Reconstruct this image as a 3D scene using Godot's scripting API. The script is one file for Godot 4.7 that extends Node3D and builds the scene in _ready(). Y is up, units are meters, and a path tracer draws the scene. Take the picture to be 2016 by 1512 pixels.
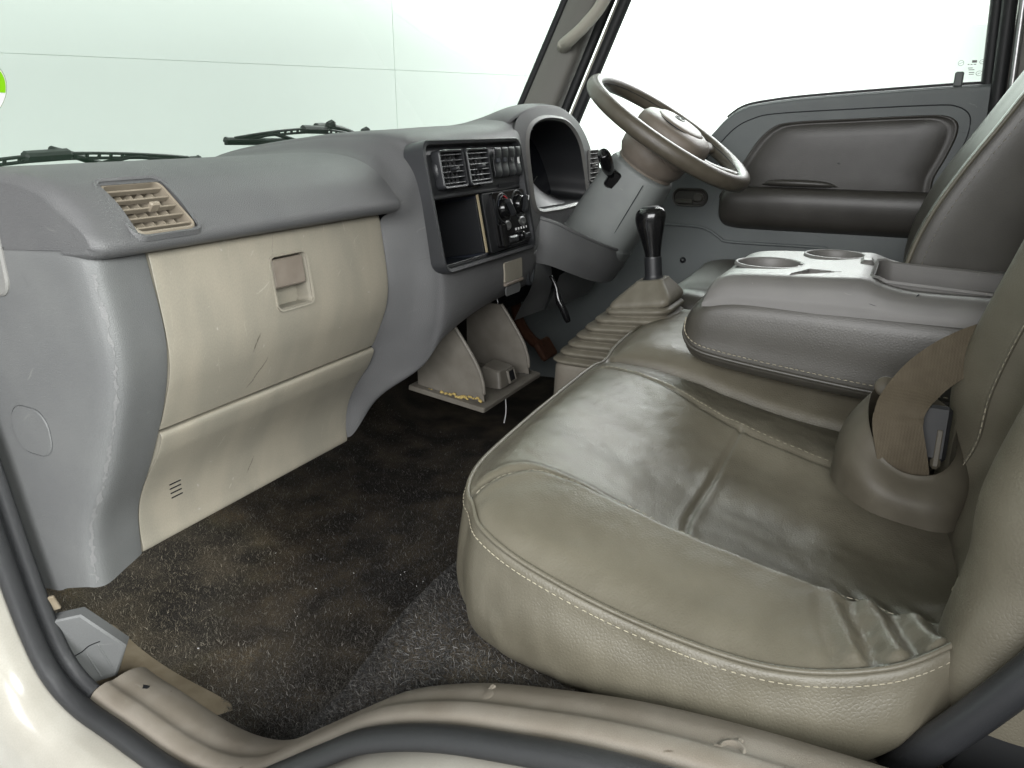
extends Node3D
# Passenger side view into the cab of a small right hand drive truck, photographed in a white booth.
# x runs across the cab (towards the driver's door), y is up, z runs towards the rear wall.

var rng := RandomNumberGenerator.new()
var M := {}          # materials
var T := {}          # textures
var used := {}

# ---------------------------------------------------------------- nodes
func numbered(called: String) -> String:
	if not used.has(called):
		used[called] = 0
		return called
	used[called] += 1
	return "%s_%03d" % [called, used[called]]

func thing(called: String, label: String, category: String, base := Vector3.ZERO, group := "") -> Node3D:
	var o := Node3D.new()
	o.name = numbered(called)
	add_child(o)
	o.position = base
	o.set_meta("label", label)
	o.set_meta("category", category)
	if group != "":
		o.set_meta("group", group)
	return o

func place(called: String, base := Vector3.ZERO) -> Node3D:
	var o := Node3D.new()
	o.name = numbered(called)
	add_child(o)
	o.position = base
	o.set_meta("kind", "structure")
	return o

func origin_of(n: Node) -> Vector3:
	var p := Vector3.ZERO
	while n != null and n != self:
		if n is Node3D:
			p += (n as Node3D).position
		n = n.get_parent()
	return p

# ---------------------------------------------------------------- mesh builder
class MB:
	var v := PackedVector3Array()
	var n := PackedVector3Array()
	var uv := PackedVector2Array()
	var col := PackedColorArray()   # only where a mesh is tinted point by point
	var ix := PackedInt32Array()

	func tri(a: Vector3, b: Vector3, c: Vector3) -> void:
		var nn := (c - a).cross(b - a).normalized()
		var k := v.size()
		for p in [a, b, c]:
			v.append(p)
			n.append(nn)
			uv.append(Vector2(p.x + p.z * 0.3, p.y))
		ix.append_array(PackedInt32Array([k, k + 1, k + 2]))

	func quad(a: Vector3, b: Vector3, c: Vector3, d: Vector3) -> void:
		tri(a, b, c)
		tri(a, c, d)

	# a grid of points [row][col]; wrap closes the columns; skip(point) leaves a cell out
	func grid(g: Array, wrap := false, flip := false, skip = null) -> void:
		var m := g.size()
		var k: int = g[0].size()
		var at := v.size()
		for i in m:
			for j in k:
				var i0: int = maxi(i - 1, 0)
				var i1: int = mini(i + 1, m - 1)
				var j0: int = (j - 1 + k) % k if wrap else maxi(j - 1, 0)
				var j1: int = (j + 1) % k if wrap else mini(j + 1, k - 1)
				var di: Vector3 = g[i1][j] - g[i0][j]
				var dj: Vector3 = g[i][j1] - g[i][j0]
				var nn := di.cross(dj)
				if nn.length() < 1e-14:
					var ii := i + 1 if i + 1 < m else i - 1
					nn = (g[ii][j] - g[i][j]).cross(g[ii][j1] - g[ii][j0]) * (1.0 if ii > i else -1.0)
				nn = nn.normalized()
				v.append(g[i][j])
				n.append(-nn if flip else nn)
				uv.append(Vector2(float(j) / maxf(1, k - 1), float(i) / maxf(1, m - 1)))
		var kk := k if wrap else k - 1
		for i in m - 1:
			for j in kk:
				var j2 := (j + 1) % k
				if skip != null:
					var mid: Vector3 = (g[i][j] + g[i + 1][j2]) * 0.5
					if skip.call(mid):
						continue
				var a := at + i * k + j
				var b := at + (i + 1) * k + j
				var c := at + (i + 1) * k + j2
				var d := at + i * k + j2
				if flip:
					ix.append_array(PackedInt32Array([a, b, c, a, c, d]))
				else:
					ix.append_array(PackedInt32Array([a, c, b, a, d, c]))

	# bands between closed loops, each band with its own normals
	func loops(ls: Array, flip := false) -> void:
		for i in ls.size() - 1:
			grid([ls[i], ls[i + 1]], true, flip)

	# flat fill of a closed planar loop, given its normal
	func fill(loop: Array, normal: Vector3) -> void:
		normal = normal.normalized()
		var u := normal.cross(Vector3.UP if absf(normal.y) < 0.9 else Vector3.RIGHT).normalized()
		var w := normal.cross(u)
		var p2 := PackedVector2Array()
		for p in loop:
			p2.append(Vector2((p as Vector3).dot(u), (p as Vector3).dot(w)))
		var t := Geometry2D.triangulate_polygon(p2)
		for i in range(0, t.size(), 3):
			var a: Vector3 = loop[t[i]]
			var b: Vector3 = loop[t[i + 1]]
			var c: Vector3 = loop[t[i + 2]]
			if (c - a).cross(b - a).dot(normal) < 0:
				tri(a, c, b)
			else:
				tri(a, b, c)

	# outline given in a frame (origin, U, V, N), raised to depth with a bevel; closed at both ends
	func prism(outline: PackedVector2Array, f: Transform3D, depth: float, bevel := 0.0, closed := true) -> void:
		var c := Vector2.ZERO
		for p in outline:
			c += p
		c /= outline.size()
		var inset := PackedVector2Array()
		var k := outline.size()
		var area := 0.0
		for i in k:
			area += outline[i].cross(outline[(i + 1) % k])
		for i in k:
			var t := (outline[(i + 1) % k] - outline[(i - 1 + k) % k]).normalized()
			var inn := Vector2(-t.y, t.x) * signf(area)
			inset.append(outline[i] + inn * bevel)
		var l0 := []
		var l1 := []
		var l2 := []
		for i in k:
			l0.append(f * Vector3(outline[i].x, outline[i].y, 0))
			l1.append(f * Vector3(outline[i].x, outline[i].y, depth - bevel))
			l2.append(f * Vector3(inset[i].x, inset[i].y, depth))
		var fl := area * signf(depth) > 0
		grid([l0, l1], true, not fl)
		if bevel > 0.0:
			grid([l1, l2], true, not fl)
		fill(l2, f.basis.z * signf(depth))
		if closed:
			fill(l0, -f.basis.z * signf(depth))

	func box(f: Transform3D, size: Vector3, b := 0.0) -> void:
		b = minf(b, minf(size.x, minf(size.y, size.z)) * 0.45)
		var h := size * 0.5
		if b <= 0.0:
			b = 0.00001
		# loops of a bevelled box stacked along local z
		var ol := func(x: float, y: float, z: float) -> Array:
			return [f * Vector3(-x, -y, z), f * Vector3(x, -y, z), f * Vector3(x, y, z), f * Vector3(-x, y, z)]
		var oct := func(x: float, y: float, c: float, z: float) -> Array:
			return [f * Vector3(-x + c, -y, z), f * Vector3(x - c, -y, z), f * Vector3(x, -y + c, z), f * Vector3(x, y - c, z), f * Vector3(x - c, y, z), f * Vector3(-x + c, y, z), f * Vector3(-x, y - c, z), f * Vector3(-x, -y + c, z)]
		var rings := [oct.call(h.x - b, h.y - b, b * 0.4, -h.z), oct.call(h.x, h.y, b, -h.z + b), oct.call(h.x, h.y, b, h.z - b), oct.call(h.x - b, h.y - b, b * 0.4, h.z)]
		for i in 3:
			for j in 8:
				var j2 := (j + 1) % 8
				quad(rings[i][j], rings[i + 1][j], rings[i + 1][j2], rings[i][j2])
		fill(rings[0], -f.basis.z)
		fill(rings[3], f.basis.z)

	# round tube along a path; radii one number or one per point; squash flattens along 'up'
	func tube(path: Array, radii, seg := 10, caps := true, squash := 1.0, up := Vector3.UP) -> void:
		var rows := []
		for i in path.size():
			var a: Vector3 = path[maxi(i - 1, 0)]
			var b: Vector3 = path[mini(i + 1, path.size() - 1)]
			var t := (b - a).normalized()
			var s := t.cross(up)
			if s.length() < 0.01:
				s = t.cross(Vector3.RIGHT)
			s = s.normalized()
			var w := s.cross(t).normalized()
			var r: float = radii if radii is float else radii[i]
			var row := []
			for j in seg:
				var q := TAU * j / seg
				row.append(path[i] + s * cos(q) * r + w * sin(q) * r * squash)
			rows.append(row)
		if caps:
			var r0 := []
			var r1 := []
			for j in seg:
				r0.append(path[0])
				r1.append(path[path.size() - 1])
			rows.push_front(r0)
			rows.append(r1)
		grid(rows, true, false)

	# closed ring of tube
	func ring(path: Array, r: float, seg := 10, up := Vector3.UP, squash := 1.0) -> void:
		var rows := []
		var k := path.size()
		for i in k + 1:
			var a: Vector3 = path[(i - 1 + k) % k]
			var b: Vector3 = path[(i + 1) % k]
			var t := (b - a).normalized()
			var s := t.cross(up).normalized()
			var w := s.cross(t).normalized()
			var row := []
			for j in seg:
				var q := TAU * j / seg
				row.append(path[i % k] + s * cos(q) * r + w * sin(q) * r * squash)
			rows.append(row)
		grid(rows, true, false)

	# profile of (radius, height) turned round the frame's z axis
	func lathe(prof: Array, f: Transform3D, seg := 32, sx := 1.0, sy := 1.0) -> void:
		var rows := []
		for p in prof:
			var row := []
			for j in seg:
				var q := TAU * j / seg
				row.append(f * Vector3(cos(q) * p[0] * sx, sin(q) * p[0] * sy, p[1]))
			rows.append(row)
		grid(rows, true, true)

	func mesh(shift: Vector3) -> ArrayMesh:
		var a := []
		a.resize(Mesh.ARRAY_MAX)
		var vv := PackedVector3Array()
		vv.resize(v.size())
		for i in v.size():
			vv[i] = v[i] - shift
		a[Mesh.ARRAY_VERTEX] = vv
		a[Mesh.ARRAY_NORMAL] = n
		a[Mesh.ARRAY_TEX_UV] = uv
		a[Mesh.ARRAY_INDEX] = ix
		if col.size() == v.size() and col.size() > 0:
			a[Mesh.ARRAY_COLOR] = col
		var m := ArrayMesh.new()
		m.add_surface_from_arrays(Mesh.PRIMITIVE_TRIANGLES, a)
		return m

func put(mb: MB, called: String, m: Material, parent: Node) -> MeshInstance3D:
	var o := MeshInstance3D.new()
	o.name = called
	o.mesh = mb.mesh(origin_of(parent))
	o.material_override = m
	parent.add_child(o, true)
	return o

# ---------------------------------------------------------------- curves
func cr(a: Vector3, b: Vector3, c: Vector3, d: Vector3, t: float) -> Vector3:
	var t2 := t * t
	var t3 := t2 * t
	return 0.5 * (2.0 * b + (c - a) * t + (2.0 * a - 5.0 * b + 4.0 * c - d) * t2 + (3.0 * b - a - 3.0 * c + d) * t3)

func smooth_path(p: Array, n: int) -> Array:
	var out := []
	for i in p.size() - 1:
		var a: Vector3 = p[i - 1] if i > 0 else 2.0 * p[0] - p[1]
		var d: Vector3 = p[i + 2] if i + 2 < p.size() else 2.0 * p[i + 1] - p[i]
		for k in n:
			out.append(cr(a, p[i], p[i + 1], d, float(k) / n))
	out.append(p[p.size() - 1])
	return out

func smooth_loop(p: Array, n: int) -> Array:
	var out := []
	var s := p.size()
	for i in s:
		for k in n:
			out.append(cr(p[(i - 1 + s) % s], p[i], p[(i + 1) % s], p[(i + 2) % s], float(k) / n))
	return out

# control rows -> fine grid
func fine(rows: Array, su: int, sv: int) -> Array:
	var wide := []
	for r in rows:
		wide.append(smooth_path(r, sv))
	var cols := []
	for j in wide[0].size():
		var col := []
		for i in wide.size():
			col.append(wide[i][j])
		cols.append(smooth_path(col, su))
	var out := []
	for i in cols[0].size():
		var r := []
		for j in cols.size():
			r.append(cols[j][i])
		out.append(r)
	return out

func rr(w: float, h: float, r: float, n := 5) -> PackedVector2Array:
	var o := PackedVector2Array()
	r = minf(r, minf(w, h) * 0.499)
	var cs := [Vector2(w / 2 - r, h / 2 - r), Vector2(-w / 2 + r, h / 2 - r), Vector2(-w / 2 + r, -h / 2 + r), Vector2(w / 2 - r, -h / 2 + r)]
	for c in 4:
		for k in n + 1:
			var a := PI / 2 * (c + float(k) / n)
			o.append(cs[c] + Vector2(cos(a), sin(a)) * r)
	return o

func moved(o: PackedVector2Array, d: Vector2) -> PackedVector2Array:
	var out := PackedVector2Array()
	for p in o:
		out.append(p + d)
	return out

func on(f: Transform3D, o: PackedVector2Array, z: float) -> Array:
	var out := []
	for p in o:
		out.append(f * Vector3(p.x, p.y, z))
	return out

func frame(at: Vector3, u: Vector3, w: Vector3) -> Transform3D:
	u = u.normalized()
	var nn := u.cross(w).normalized()
	return Transform3D(Basis(u, nn.cross(u).normalized(), nn), at)

func xyz(x: float, zy: Array) -> Array:
	var out := []
	for p in zy:
		out.append(Vector3(x, p[1], p[0]))
	return out

func look_up(table: Array, y: float) -> float:   # table of [y, z], y falling
	for i in table.size() - 1:
		if y <= table[i][0] and y >= table[i + 1][0]:
			var t: float = (table[i][0] - y) / maxf(1e-6, table[i][0] - table[i + 1][0])
			var a: float = table[maxi(i - 1, 0)][1]
			var b: float = table[i][1]
			var c: float = table[i + 1][1]
			var d: float = table[mini(i + 2, table.size() - 1)][1]
			return 0.5 * (2 * b + (c - a) * t + (2 * a - 5 * b + 4 * c - d) * t * t + (3 * b - a - 3 * c + d) * t * t * t)
	return table[0][1] if y > table[0][0] else table[table.size() - 1][1]

# ---------------------------------------------------------------- textures and materials
func noise_image(kind: int, freq: float, size: int, sd: int, octaves := 1) -> Image:
	var f := FastNoiseLite.new()
	f.seed = sd
	f.noise_type = kind
	f.frequency = freq
	f.fractal_octaves = octaves
	f.fractal_type = FastNoiseLite.FRACTAL_FBM if octaves > 1 else FastNoiseLite.FRACTAL_NONE
	f.cellular_return_type = FastNoiseLite.RETURN_DISTANCE2_SUB
	f.cellular_jitter = 1.0
	return f.get_seamless_image(size, size)

func tex(im: Image) -> ImageTexture:
	im.convert(Image.FORMAT_RGB8)
	return ImageTexture.create_from_image(im)

func mix_image(a: Image, wa: float, b: Image, wb: float, bias := 0.0, gamma := 1.0) -> Image:
	var s := a.get_width()
	var o := Image.create(s, s, false, Image.FORMAT_RGB8)
	for y in s:
		for x in s:
			var q := clampf(a.get_pixel(x, y).r * wa + b.get_pixel(x, y).r * wb + bias, 0, 1)
			q = pow(q, gamma)
			o.set_pixel(x, y, Color(q, q, q))
	return o

# patches of two tints over a noise, wrapped, with strokes for wear
func wear_image(size: int, sd: int, lo: Color, hi: Color, freq: float, speck: float) -> Image:
	var a := noise_image(FastNoiseLite.TYPE_SIMPLEX_SMOOTH, freq, size, sd, 4)
	var b := noise_image(FastNoiseLite.TYPE_SIMPLEX, 0.35, size, sd + 7)
	var o := Image.create(size, size, false, Image.FORMAT_RGB8)
	for y in size:
		for x in size:
			var q := clampf((a.get_pixel(x, y).r - 0.5) * 1.5 + 0.5, 0, 1)
			var c := lo.lerp(hi, q)
			var s := 1.0 + (b.get_pixel(x, y).r - 0.5) * speck
			o.set_pixel(x, y, Color(clampf(c.r * s, 0, 1), clampf(c.g * s, 0, 1), clampf(c.b * s, 0, 1)))
	return o

func stroke(im: Image, p: Vector2, d: Vector2, len: float, c: Color, w: float, wob: float) -> void:
	var s := im.get_width()
	var dir := d.normalized()
	var k := int(len * 1.5)
	for i in k:
		var fade := clampf(minf(i, k - i) / (0.25 * k + 1), 0, 1)
		if rng.randf() < 0.22:
			p += dir * 0.66
			continue
		var r := ceili(w)
		for yy in range(-r, r + 1):
			for xx in range(-r, r + 1):
				if Vector2(xx, yy).length() <= w:
					var px := posmod(int(p.x) + xx, s)
					var py := posmod(int(p.y) + yy, s)
					im.set_pixel(px, py, im.get_pixel(px, py).lerp(c, c.a * fade))
		dir = dir.rotated(rng.randf_range(-wob, wob))
		p += dir * 0.66

func mat(col: Color, rough: float, spec := 0.5) -> StandardMaterial3D:
	var m := StandardMaterial3D.new()
	m.albedo_color = col
	m.roughness = rough
	m.metallic_specular = spec
	m.cull_mode = BaseMaterial3D.CULL_DISABLED
	return m

func bumped(m: StandardMaterial3D, t: Texture2D, tile: float, cm: float) -> StandardMaterial3D:
	m.uv1_triplanar = true
	m.uv1_world_triplanar = true
	m.uv1_triplanar_sharpness = 4.0
	m.uv1_scale = Vector3.ONE / tile
	m.heightmap_enabled = true
	m.heightmap_texture = t
	m.heightmap_scale = cm
	return m

func mottled(m: StandardMaterial3D, t: Texture2D, tile: float, shift := Vector3.ZERO) -> StandardMaterial3D:
	m.uv2_triplanar = true
	m.uv2_world_triplanar = true
	m.uv2_triplanar_sharpness = 4.0
	m.uv2_scale = Vector3.ONE / tile
	m.uv2_offset = shift
	m.detail_enabled = true
	m.detail_albedo = t
	m.detail_uv_layer = BaseMaterial3D.DETAIL_UV_2
	m.detail_blend_mode = BaseMaterial3D.BLEND_MODE_MUL
	return m

func c8(r: int, g: int, b: int, a := 255) -> Color:
	return Color8(r, g, b, a)

# ---------------------------------------------------------------- scene
func _ready() -> void:
	rng.seed = 41
	var cam := Camera3D.new()
	cam.name = "camera"
	add_child(cam)
	cam.position = Vector3(-0.42, 0.80, 0.0)
	cam.rotation_degrees = Vector3(-18.65, -62.8, 0)
	cam.fov = 53.07
	cam.near = 0.02
	cam.far = 60.0
	cam.current = true

	var we := WorldEnvironment.new()
	we.name = "environment"
	var e := Environment.new()
	e.background_mode = Environment.BG_COLOR
	e.background_color = Color(0.95, 0.96, 0.96)
	e.background_energy_multiplier = 0.48
	e.tonemap_mode = Environment.TONE_MAPPER_LINEAR
	e.tonemap_exposure = 1.0
	e.sdfgi_enabled = true
	e.ssao_enabled = true
	e.ssil_enabled = true
	we.environment = e
	add_child(we)

	# softboxes of the photo booth: ahead of the windscreen, beyond the driver's door, above the open passenger door; fill lamps added
	softbox("softbox_front", Vector3(0.9, 3.0, -2.6), Vector3(0.8, 0.6, -0.2), Vector2(3.2, 1.2), 2.0, Color(0.95, 1.0, 0.97))
	softbox("softbox_far_side", Vector3(4.2, 2.4, 0.2), Vector3(0.8, 0.6, -0.2), Vector2(2.4, 1.4), 9.0, Color(1.0, 1.0, 1.0))
	softbox("softbox_near_side", Vector3(-0.95, 1.85, 2.35), Vector3(0.3, 0.35, -0.7), Vector2(1.3, 1.0), 23.0, Color(0.985, 1.0, 0.985))
	softbox("added_fill_door_side", Vector3(-3.2, 1.75, 0.35), Vector3(0.5, 0.5, -0.35), Vector2(3.4, 1.5), 25.0, Color(1.0, 1.0, 1.0))  # unseen fill lamp, added to lift the dark far side of the cab
	softbox("softbox_wall", Vector3(3.4, 3.3, -2.3), Vector3(4.4, 1.0, -2.6), Vector2(6.0, 0.8), 84.0, Color(0.98, 1.0, 0.99))

	softbox("added_fill_wall_end", Vector3(6.0, 3.2, -1.4), Vector3(7.6, 0.8, 0.2), Vector2(3.0, 0.8), 85.0, Color(0.98, 1.0, 0.99))  # unseen lamp, added to whiten the wall behind the driver's window

	make_materials()
	studio()
	cab()
	carpet()
	dashboard()
	column_and_wheel()
	gear_lever()
	driver_door()
	driver_seat()
	bench()
	console()
	belt_buckle()
	sill()
	windscreen()
	wipers()
	small_things()

func softbox(called: String, at: Vector3, to: Vector3, size: Vector2, energy: float, c: Color) -> void:
	var l := AreaLight3D.new()
	l.name = called
	add_child(l)
	l.look_at_from_position(at, to, Vector3.UP if absf((to - at).normalized().y) < 0.98 else Vector3.RIGHT)
	l.area_size = size
	l.light_energy = energy
	l.light_color = c
	l.area_range = 20.0
	l.area_attenuation = 2.0
	l.shadow_enabled = true

func make_materials() -> void:
	var cells := noise_image(FastNoiseLite.TYPE_CELLULAR, 0.045, 512, 3)
	var fibre := noise_image(FastNoiseLite.TYPE_SIMPLEX, 0.09, 512, 5, 3)
	T.leather = tex(mix_image(cells, 0.95, fibre, 0.35, -0.08, 0.55))
	var pl := noise_image(FastNoiseLite.TYPE_SIMPLEX, 0.16, 256, 9, 2)
	T.plastic = tex(pl)
	var web := Image.create(64, 64, false, Image.FORMAT_RGB8)
	for y in 64:
		for x in 64:
			var q := 0.5 + 0.5 * sin(TAU * (x * 4 + (8 if (y / 8) % 2 == 0 else 0)) / 64.0) * absf(sin(TAU * y / 16.0))
			web.set_pixel(x, y, Color(q, q, q))
	T.weave = tex(web)

	# dash moulding: even grey with faint patches, pale scuffs and a few dark rubs
	var w1 := wear_image(1024, 21, Color(0.83, 0.83, 0.833), Color(0.872, 0.872, 0.87), 0.006, 0.05)
	for i in 60:
		stroke(w1, Vector2(rng.randf() * 1024, rng.randf() * 1024), Vector2.from_angle(rng.randf() * TAU), rng.randf_range(8, 48), Color(1, 1, 0.98, rng.randf_range(0.2, 0.6)), rng.randf_range(0.6, 1.3), 0.14)
	for i in 14:
		stroke(w1, Vector2(rng.randf() * 1024, rng.randf() * 1024), Vector2.from_angle(rng.randf() * TAU), rng.randf_range(20, 60), Color(0.55, 0.55, 0.55, 0.4), 0.8, 0.05)
	for i in 260:
		stroke(w1, Vector2(rng.randf() * 1024, rng.randf() * 1024), Vector2.RIGHT, 2, Color(1, 1, 1, 0.5), 0.6, 0.0)
	T.scuff = tex(w1)
	# glove box: sallow dirt in patches, scratches down the lids
	var w2 := wear_image(1024, 33, Color(0.85, 0.838, 0.815), Color(0.92, 0.912, 0.892), 0.005, 0.05)
	for i in 70:
		stroke(w2, Vector2(rng.randf() * 1024, rng.randf() * 1024), Vector2.from_angle(rng.randf_range(1.2, 2.4)), rng.randf_range(14, 90), Color(1, 0.99, 0.95, rng.randf_range(0.2, 0.6)), rng.randf_range(0.6, 1.4), 0.12)
	for i in 12:
		stroke(w2, Vector2(rng.randf() * 1024, rng.randf() * 1024), Vector2.from_angle(rng.randf() * TAU), rng.randf_range(40, 110), Color(0.62, 0.59, 0.54, 0.25), rng.randf_range(0.6, 1.3), 0.10)
	T.dirt = tex(w2)
	# lids: grey grime streaked downwards over beige, scratched
	var w5 := Image.create(1024, 1024, false, Image.FORMAT_RGB8)
	var sa := noise_image(FastNoiseLite.TYPE_SIMPLEX_SMOOTH, 0.007, 1024, 81, 4)
	var sb := noise_image(FastNoiseLite.TYPE_SIMPLEX, 0.3, 1024, 82)
	for y in 1024:
		for x in 1024:
			var q := clampf((sa.get_pixel(x, y / 3).r - 0.5) * 1.9 + 0.5, 0, 1)
			var c := Color(0.845, 0.838, 0.812).lerp(Color(0.92, 0.904, 0.87), q) * (0.975 + 0.05 * sb.get_pixel(x, y / 2).r)
			w5.set_pixel(x, y, Color(c.r, c.g, c.b))
	for i in 130:
		stroke(w5, Vector2(rng.randf() * 1024, rng.randf() * 1024), Vector2.from_angle(rng.randf_range(1.5, 2.6)), rng.randf_range(8, 60), Color(1, 1, 0.98, rng.randf_range(0.25, 0.8)), rng.randf_range(0.5, 1.2), 0.06)
	for i in 70:
		stroke(w5, Vector2(rng.randf() * 1024, rng.randf() * 1024), Vector2.from_angle(rng.randf() * TAU), rng.randf_range(3, 10), Color(1, 1, 1, 0.8), rng.randf_range(0.6, 1.8), 0.3)
	for i in 14:
		stroke(w5, Vector2(rng.randf() * 1024, rng.randf() * 1024), Vector2.from_angle(rng.randf_range(1.3, 2.2)), rng.randf_range(30, 90), Color(0.5, 0.48, 0.45, 0.35), rng.randf_range(0.6, 1.8), 0.10)
	T.lid = tex(w5)
	# sill: trodden grime with pale specks
	var w3 := wear_image(1024, 71, Color(0.86, 0.84, 0.81), Color(0.96, 0.95, 0.935), 0.006, 0.10)
	for i in 220:
		stroke(w3, Vector2(rng.randf() * 1024, rng.randf() * 1024), Vector2.from_angle(rng.randf() * TAU), rng.randf_range(2, 26), Color(1, 1, 0.98, rng.randf_range(0.2, 0.8)), rng.randf_range(0.5, 1.4), 0.2)
	for i in 40:
		stroke(w3, Vector2(rng.randf() * 1024, rng.randf() * 1024), Vector2.from_angle(rng.randf() * TAU), rng.randf_range(10, 50), Color(0.62, 0.58, 0.53, 0.4), rng.randf_range(0.5, 1.6), 0.2)
	T.grime = tex(w3)
	# leather: rubbed and stained
	T.hide = tex(wear_image(1024, 47, Color(0.88, 0.875, 0.86), Color(0.97, 0.968, 0.96), 0.007, 0.04))
	# carpet: mixed fibres with earthy patches
	var w4 := Image.create(1024, 1024, false, Image.FORMAT_RGB8)
	var big := noise_image(FastNoiseLite.TYPE_SIMPLEX_SMOOTH, 0.004, 1024, 61, 4)
	var f1 := noise_image(FastNoiseLite.TYPE_SIMPLEX, 0.22, 1024, 62, 2)
	for y in 1024:
		for x in 1024:
			var q := f1.get_pixel(x, y).r
			var b := clampf((big.get_pixel(x, y).r - 0.3) * 1.4, 0, 1)
			var c := Color(0.20, 0.19, 0.18).lerp(Color(0.34, 0.31, 0.265), b)
			c = c * (0.6 + 1.1 * q)
			w4.set_pixel(x, y, Color(c.r, c.g, c.b))
	T.carpet = tex(w4)

	M.dash = mottled(bumped(mat(c8(92, 92, 93), 0.48, 0.45), T.plastic, 0.07, 0.045), T.scuff, 0.62)
	M.dash_low = mottled(bumped(mat(c8(106, 107, 107), 0.52, 0.42), T.plastic, 0.07, 0.03), T.scuff, 0.7, Vector3(0.3, 0.2, 0))
	M.dash_line = mat(c8(40, 42, 44), 0.7, 0.3)
	M.glove = mottled(bumped(mat(c8(146, 142, 134), 0.38, 0.44), T.plastic, 0.04, 0.010), T.lid, 0.62, Vector3(0, -0.2, 0))
	M.latch = mottled(bumped(mat(c8(124, 116, 109), 0.5, 0.4), T.plastic, 0.04, 0.012), T.dirt, 0.2)
	M.beige_vent = mottled(mat(c8(132, 124, 113), 0.55, 0.4), T.dirt, 0.15)
	M.black = bumped(mat(c8(38, 39, 41), 0.36, 0.45), T.plastic, 0.05, 0.012)
	M.gloss_black = mat(c8(14, 14, 15), 0.16, 0.5)
	M.satin_black = mat(c8(28, 29, 31), 0.42, 0.45)
	M.vent_dark = mat(c8(92, 82, 72), 0.7, 0.3)
	M.inner_panel = mat(c8(74, 74, 76), 0.45, 0.42)
	M.deep = mat(c8(20, 21, 24), 0.75, 0.3)
	M.navy = mat(c8(34, 38, 46), 0.5, 0.4)
	M.mark = mat(c8(205, 205, 205), 0.6, 0.3)
	M.red = mat(c8(170, 30, 40), 0.5, 0.4)
	M.tan_strip = mat(c8(138, 128, 104), 0.6, 0.3)
	M.lens = mat(c8(16, 18, 24), 0.12, 0.5)
	M.trim_grey = mottled(bumped(mat(c8(128, 127, 124), 0.5, 0.42), T.plastic, 0.05, 0.014), T.scuff, 0.5)
	M.column = mottled(bumped(mat(c8(124, 128, 126), 0.5, 0.42), T.plastic, 0.05, 0.012), T.scuff, 0.5, Vector3(0.1, 0.5, 0.2))
	M.wheel = mottled(bumped(mat(c8(80, 75, 66), 0.34, 0.48), T.plastic, 0.03, 0.014), T.hide, 0.2)
	M.hub = mottled(bumped(mat(c8(112, 104, 96), 0.44, 0.45), T.plastic, 0.03, 0.014), T.hide, 0.3)
	M.boot = mottled(bumped(mat(c8(98, 94, 84), 0.5, 0.42), T.plastic, 0.05, 0.01), T.hide, 0.2)
	M.base_beige = mottled(mat(c8(118, 114, 107), 0.6, 0.35), T.dirt, 0.3)
	M.leather = mottled(bumped(mat(c8(92, 88, 77), 0.42, 0.47), T.leather, 0.075, 0.026), T.hide, 0.55)
	M.worn = mottled(bumped(mat(c8(118, 118, 118), 0.5, 0.42), T.plastic, 0.05, 0.05), T.scuff, 0.2)
	M.leather_dark = mottled(bumped(mat(c8(62, 60, 55), 0.4, 0.48), T.leather, 0.08, 0.012), T.hide, 0.6, Vector3(0.2, 0.6, 0.1))
	M.thread = mat(c8(142, 136, 120), 0.7, 0.3)
	M.thread_dark = mat(c8(128, 123, 110), 0.7, 0.3)
	M.door = mottled(bumped(mat(c8(98, 103, 103), 0.5, 0.42), T.plastic, 0.05, 0.014), T.scuff, 0.8)
	M.door_pad = mottled(bumped(mat(c8(52, 50, 47), 0.42, 0.46), T.leather, 0.1, 0.012), T.hide, 0.5)
	M.console = mottled(bumped(mat(c8(108, 106, 103), 0.44, 0.45), T.plastic, 0.04, 0.01), T.scuff, 0.4)
	M.sill = mottled(bumped(mat(c8(118, 113, 106), 0.55, 0.4), T.plastic, 0.05, 0.014), T.grime, 0.45)
	M.paint = mottled(mat(c8(160, 157, 150), 0.22, 0.5), T.hide, 0.9)
	M.metal_dirty = mottled(mat(c8(124, 115, 100), 0.6, 0.4), T.grime, 0.2)
	M.seal = bumped(mat(c8(26, 27, 29), 0.42, 0.48), T.plastic, 0.02, 0.03)
	M.rubber = mat(c8(26, 27, 28), 0.55, 0.4)
	M.wiper = mat(c8(46, 50, 48), 0.5, 0.42)
	M.headliner = mat(c8(196, 194, 186), 0.9, 0.2)
	M.pillar = bumped(mat(c8(104, 103, 98), 0.6, 0.35), T.plastic, 0.04, 0.014)
	M.handle = mat(c8(150, 147, 136), 0.5, 0.4)
	M.webbing = mottled(bumped(mat(c8(86, 79, 67), 0.75, 0.3), T.weave, 0.012, 0.03), T.dirt, 0.1)
	M.sleeve = mottled(bumped(mat(c8(84, 80, 71), 0.55, 0.4), T.leather, 0.1, 0.008), T.dirt, 0.16)
	M.wall = mat(c8(226, 238, 229), 0.8, 0.2)
	M.wall_gap = mat(c8(226, 238, 229), 0.9, 0.1)
	M.ground = mottled(mat(c8(205, 206, 206), 0.6, 0.3), T.scuff, 1.5)
	M.metal = mat(c8(150, 150, 150), 0.35, 0.5)
	M.metal.metallic = 0.9
	M.rust = mottled(mat(c8(78, 52, 40), 0.7, 0.3), T.dirt, 0.1)
	M.foam = mat(c8(150, 132, 84), 0.9, 0.1)
	M.drawer = mottled(mat(c8(104, 101, 96), 0.5, 0.4), T.dirt, 0.2)
	M.carpet = StandardMaterial3D.new()
	M.carpet.roughness = 0.95
	M.carpet.metallic_specular = 0.15
	M.carpet.albedo_texture = T.carpet
	M.carpet.uv1_triplanar = true
	M.carpet.uv1_world_triplanar = true
	M.carpet.uv1_scale = Vector3.ONE / 0.5
	M.carpet.vertex_color_use_as_albedo = true
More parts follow.
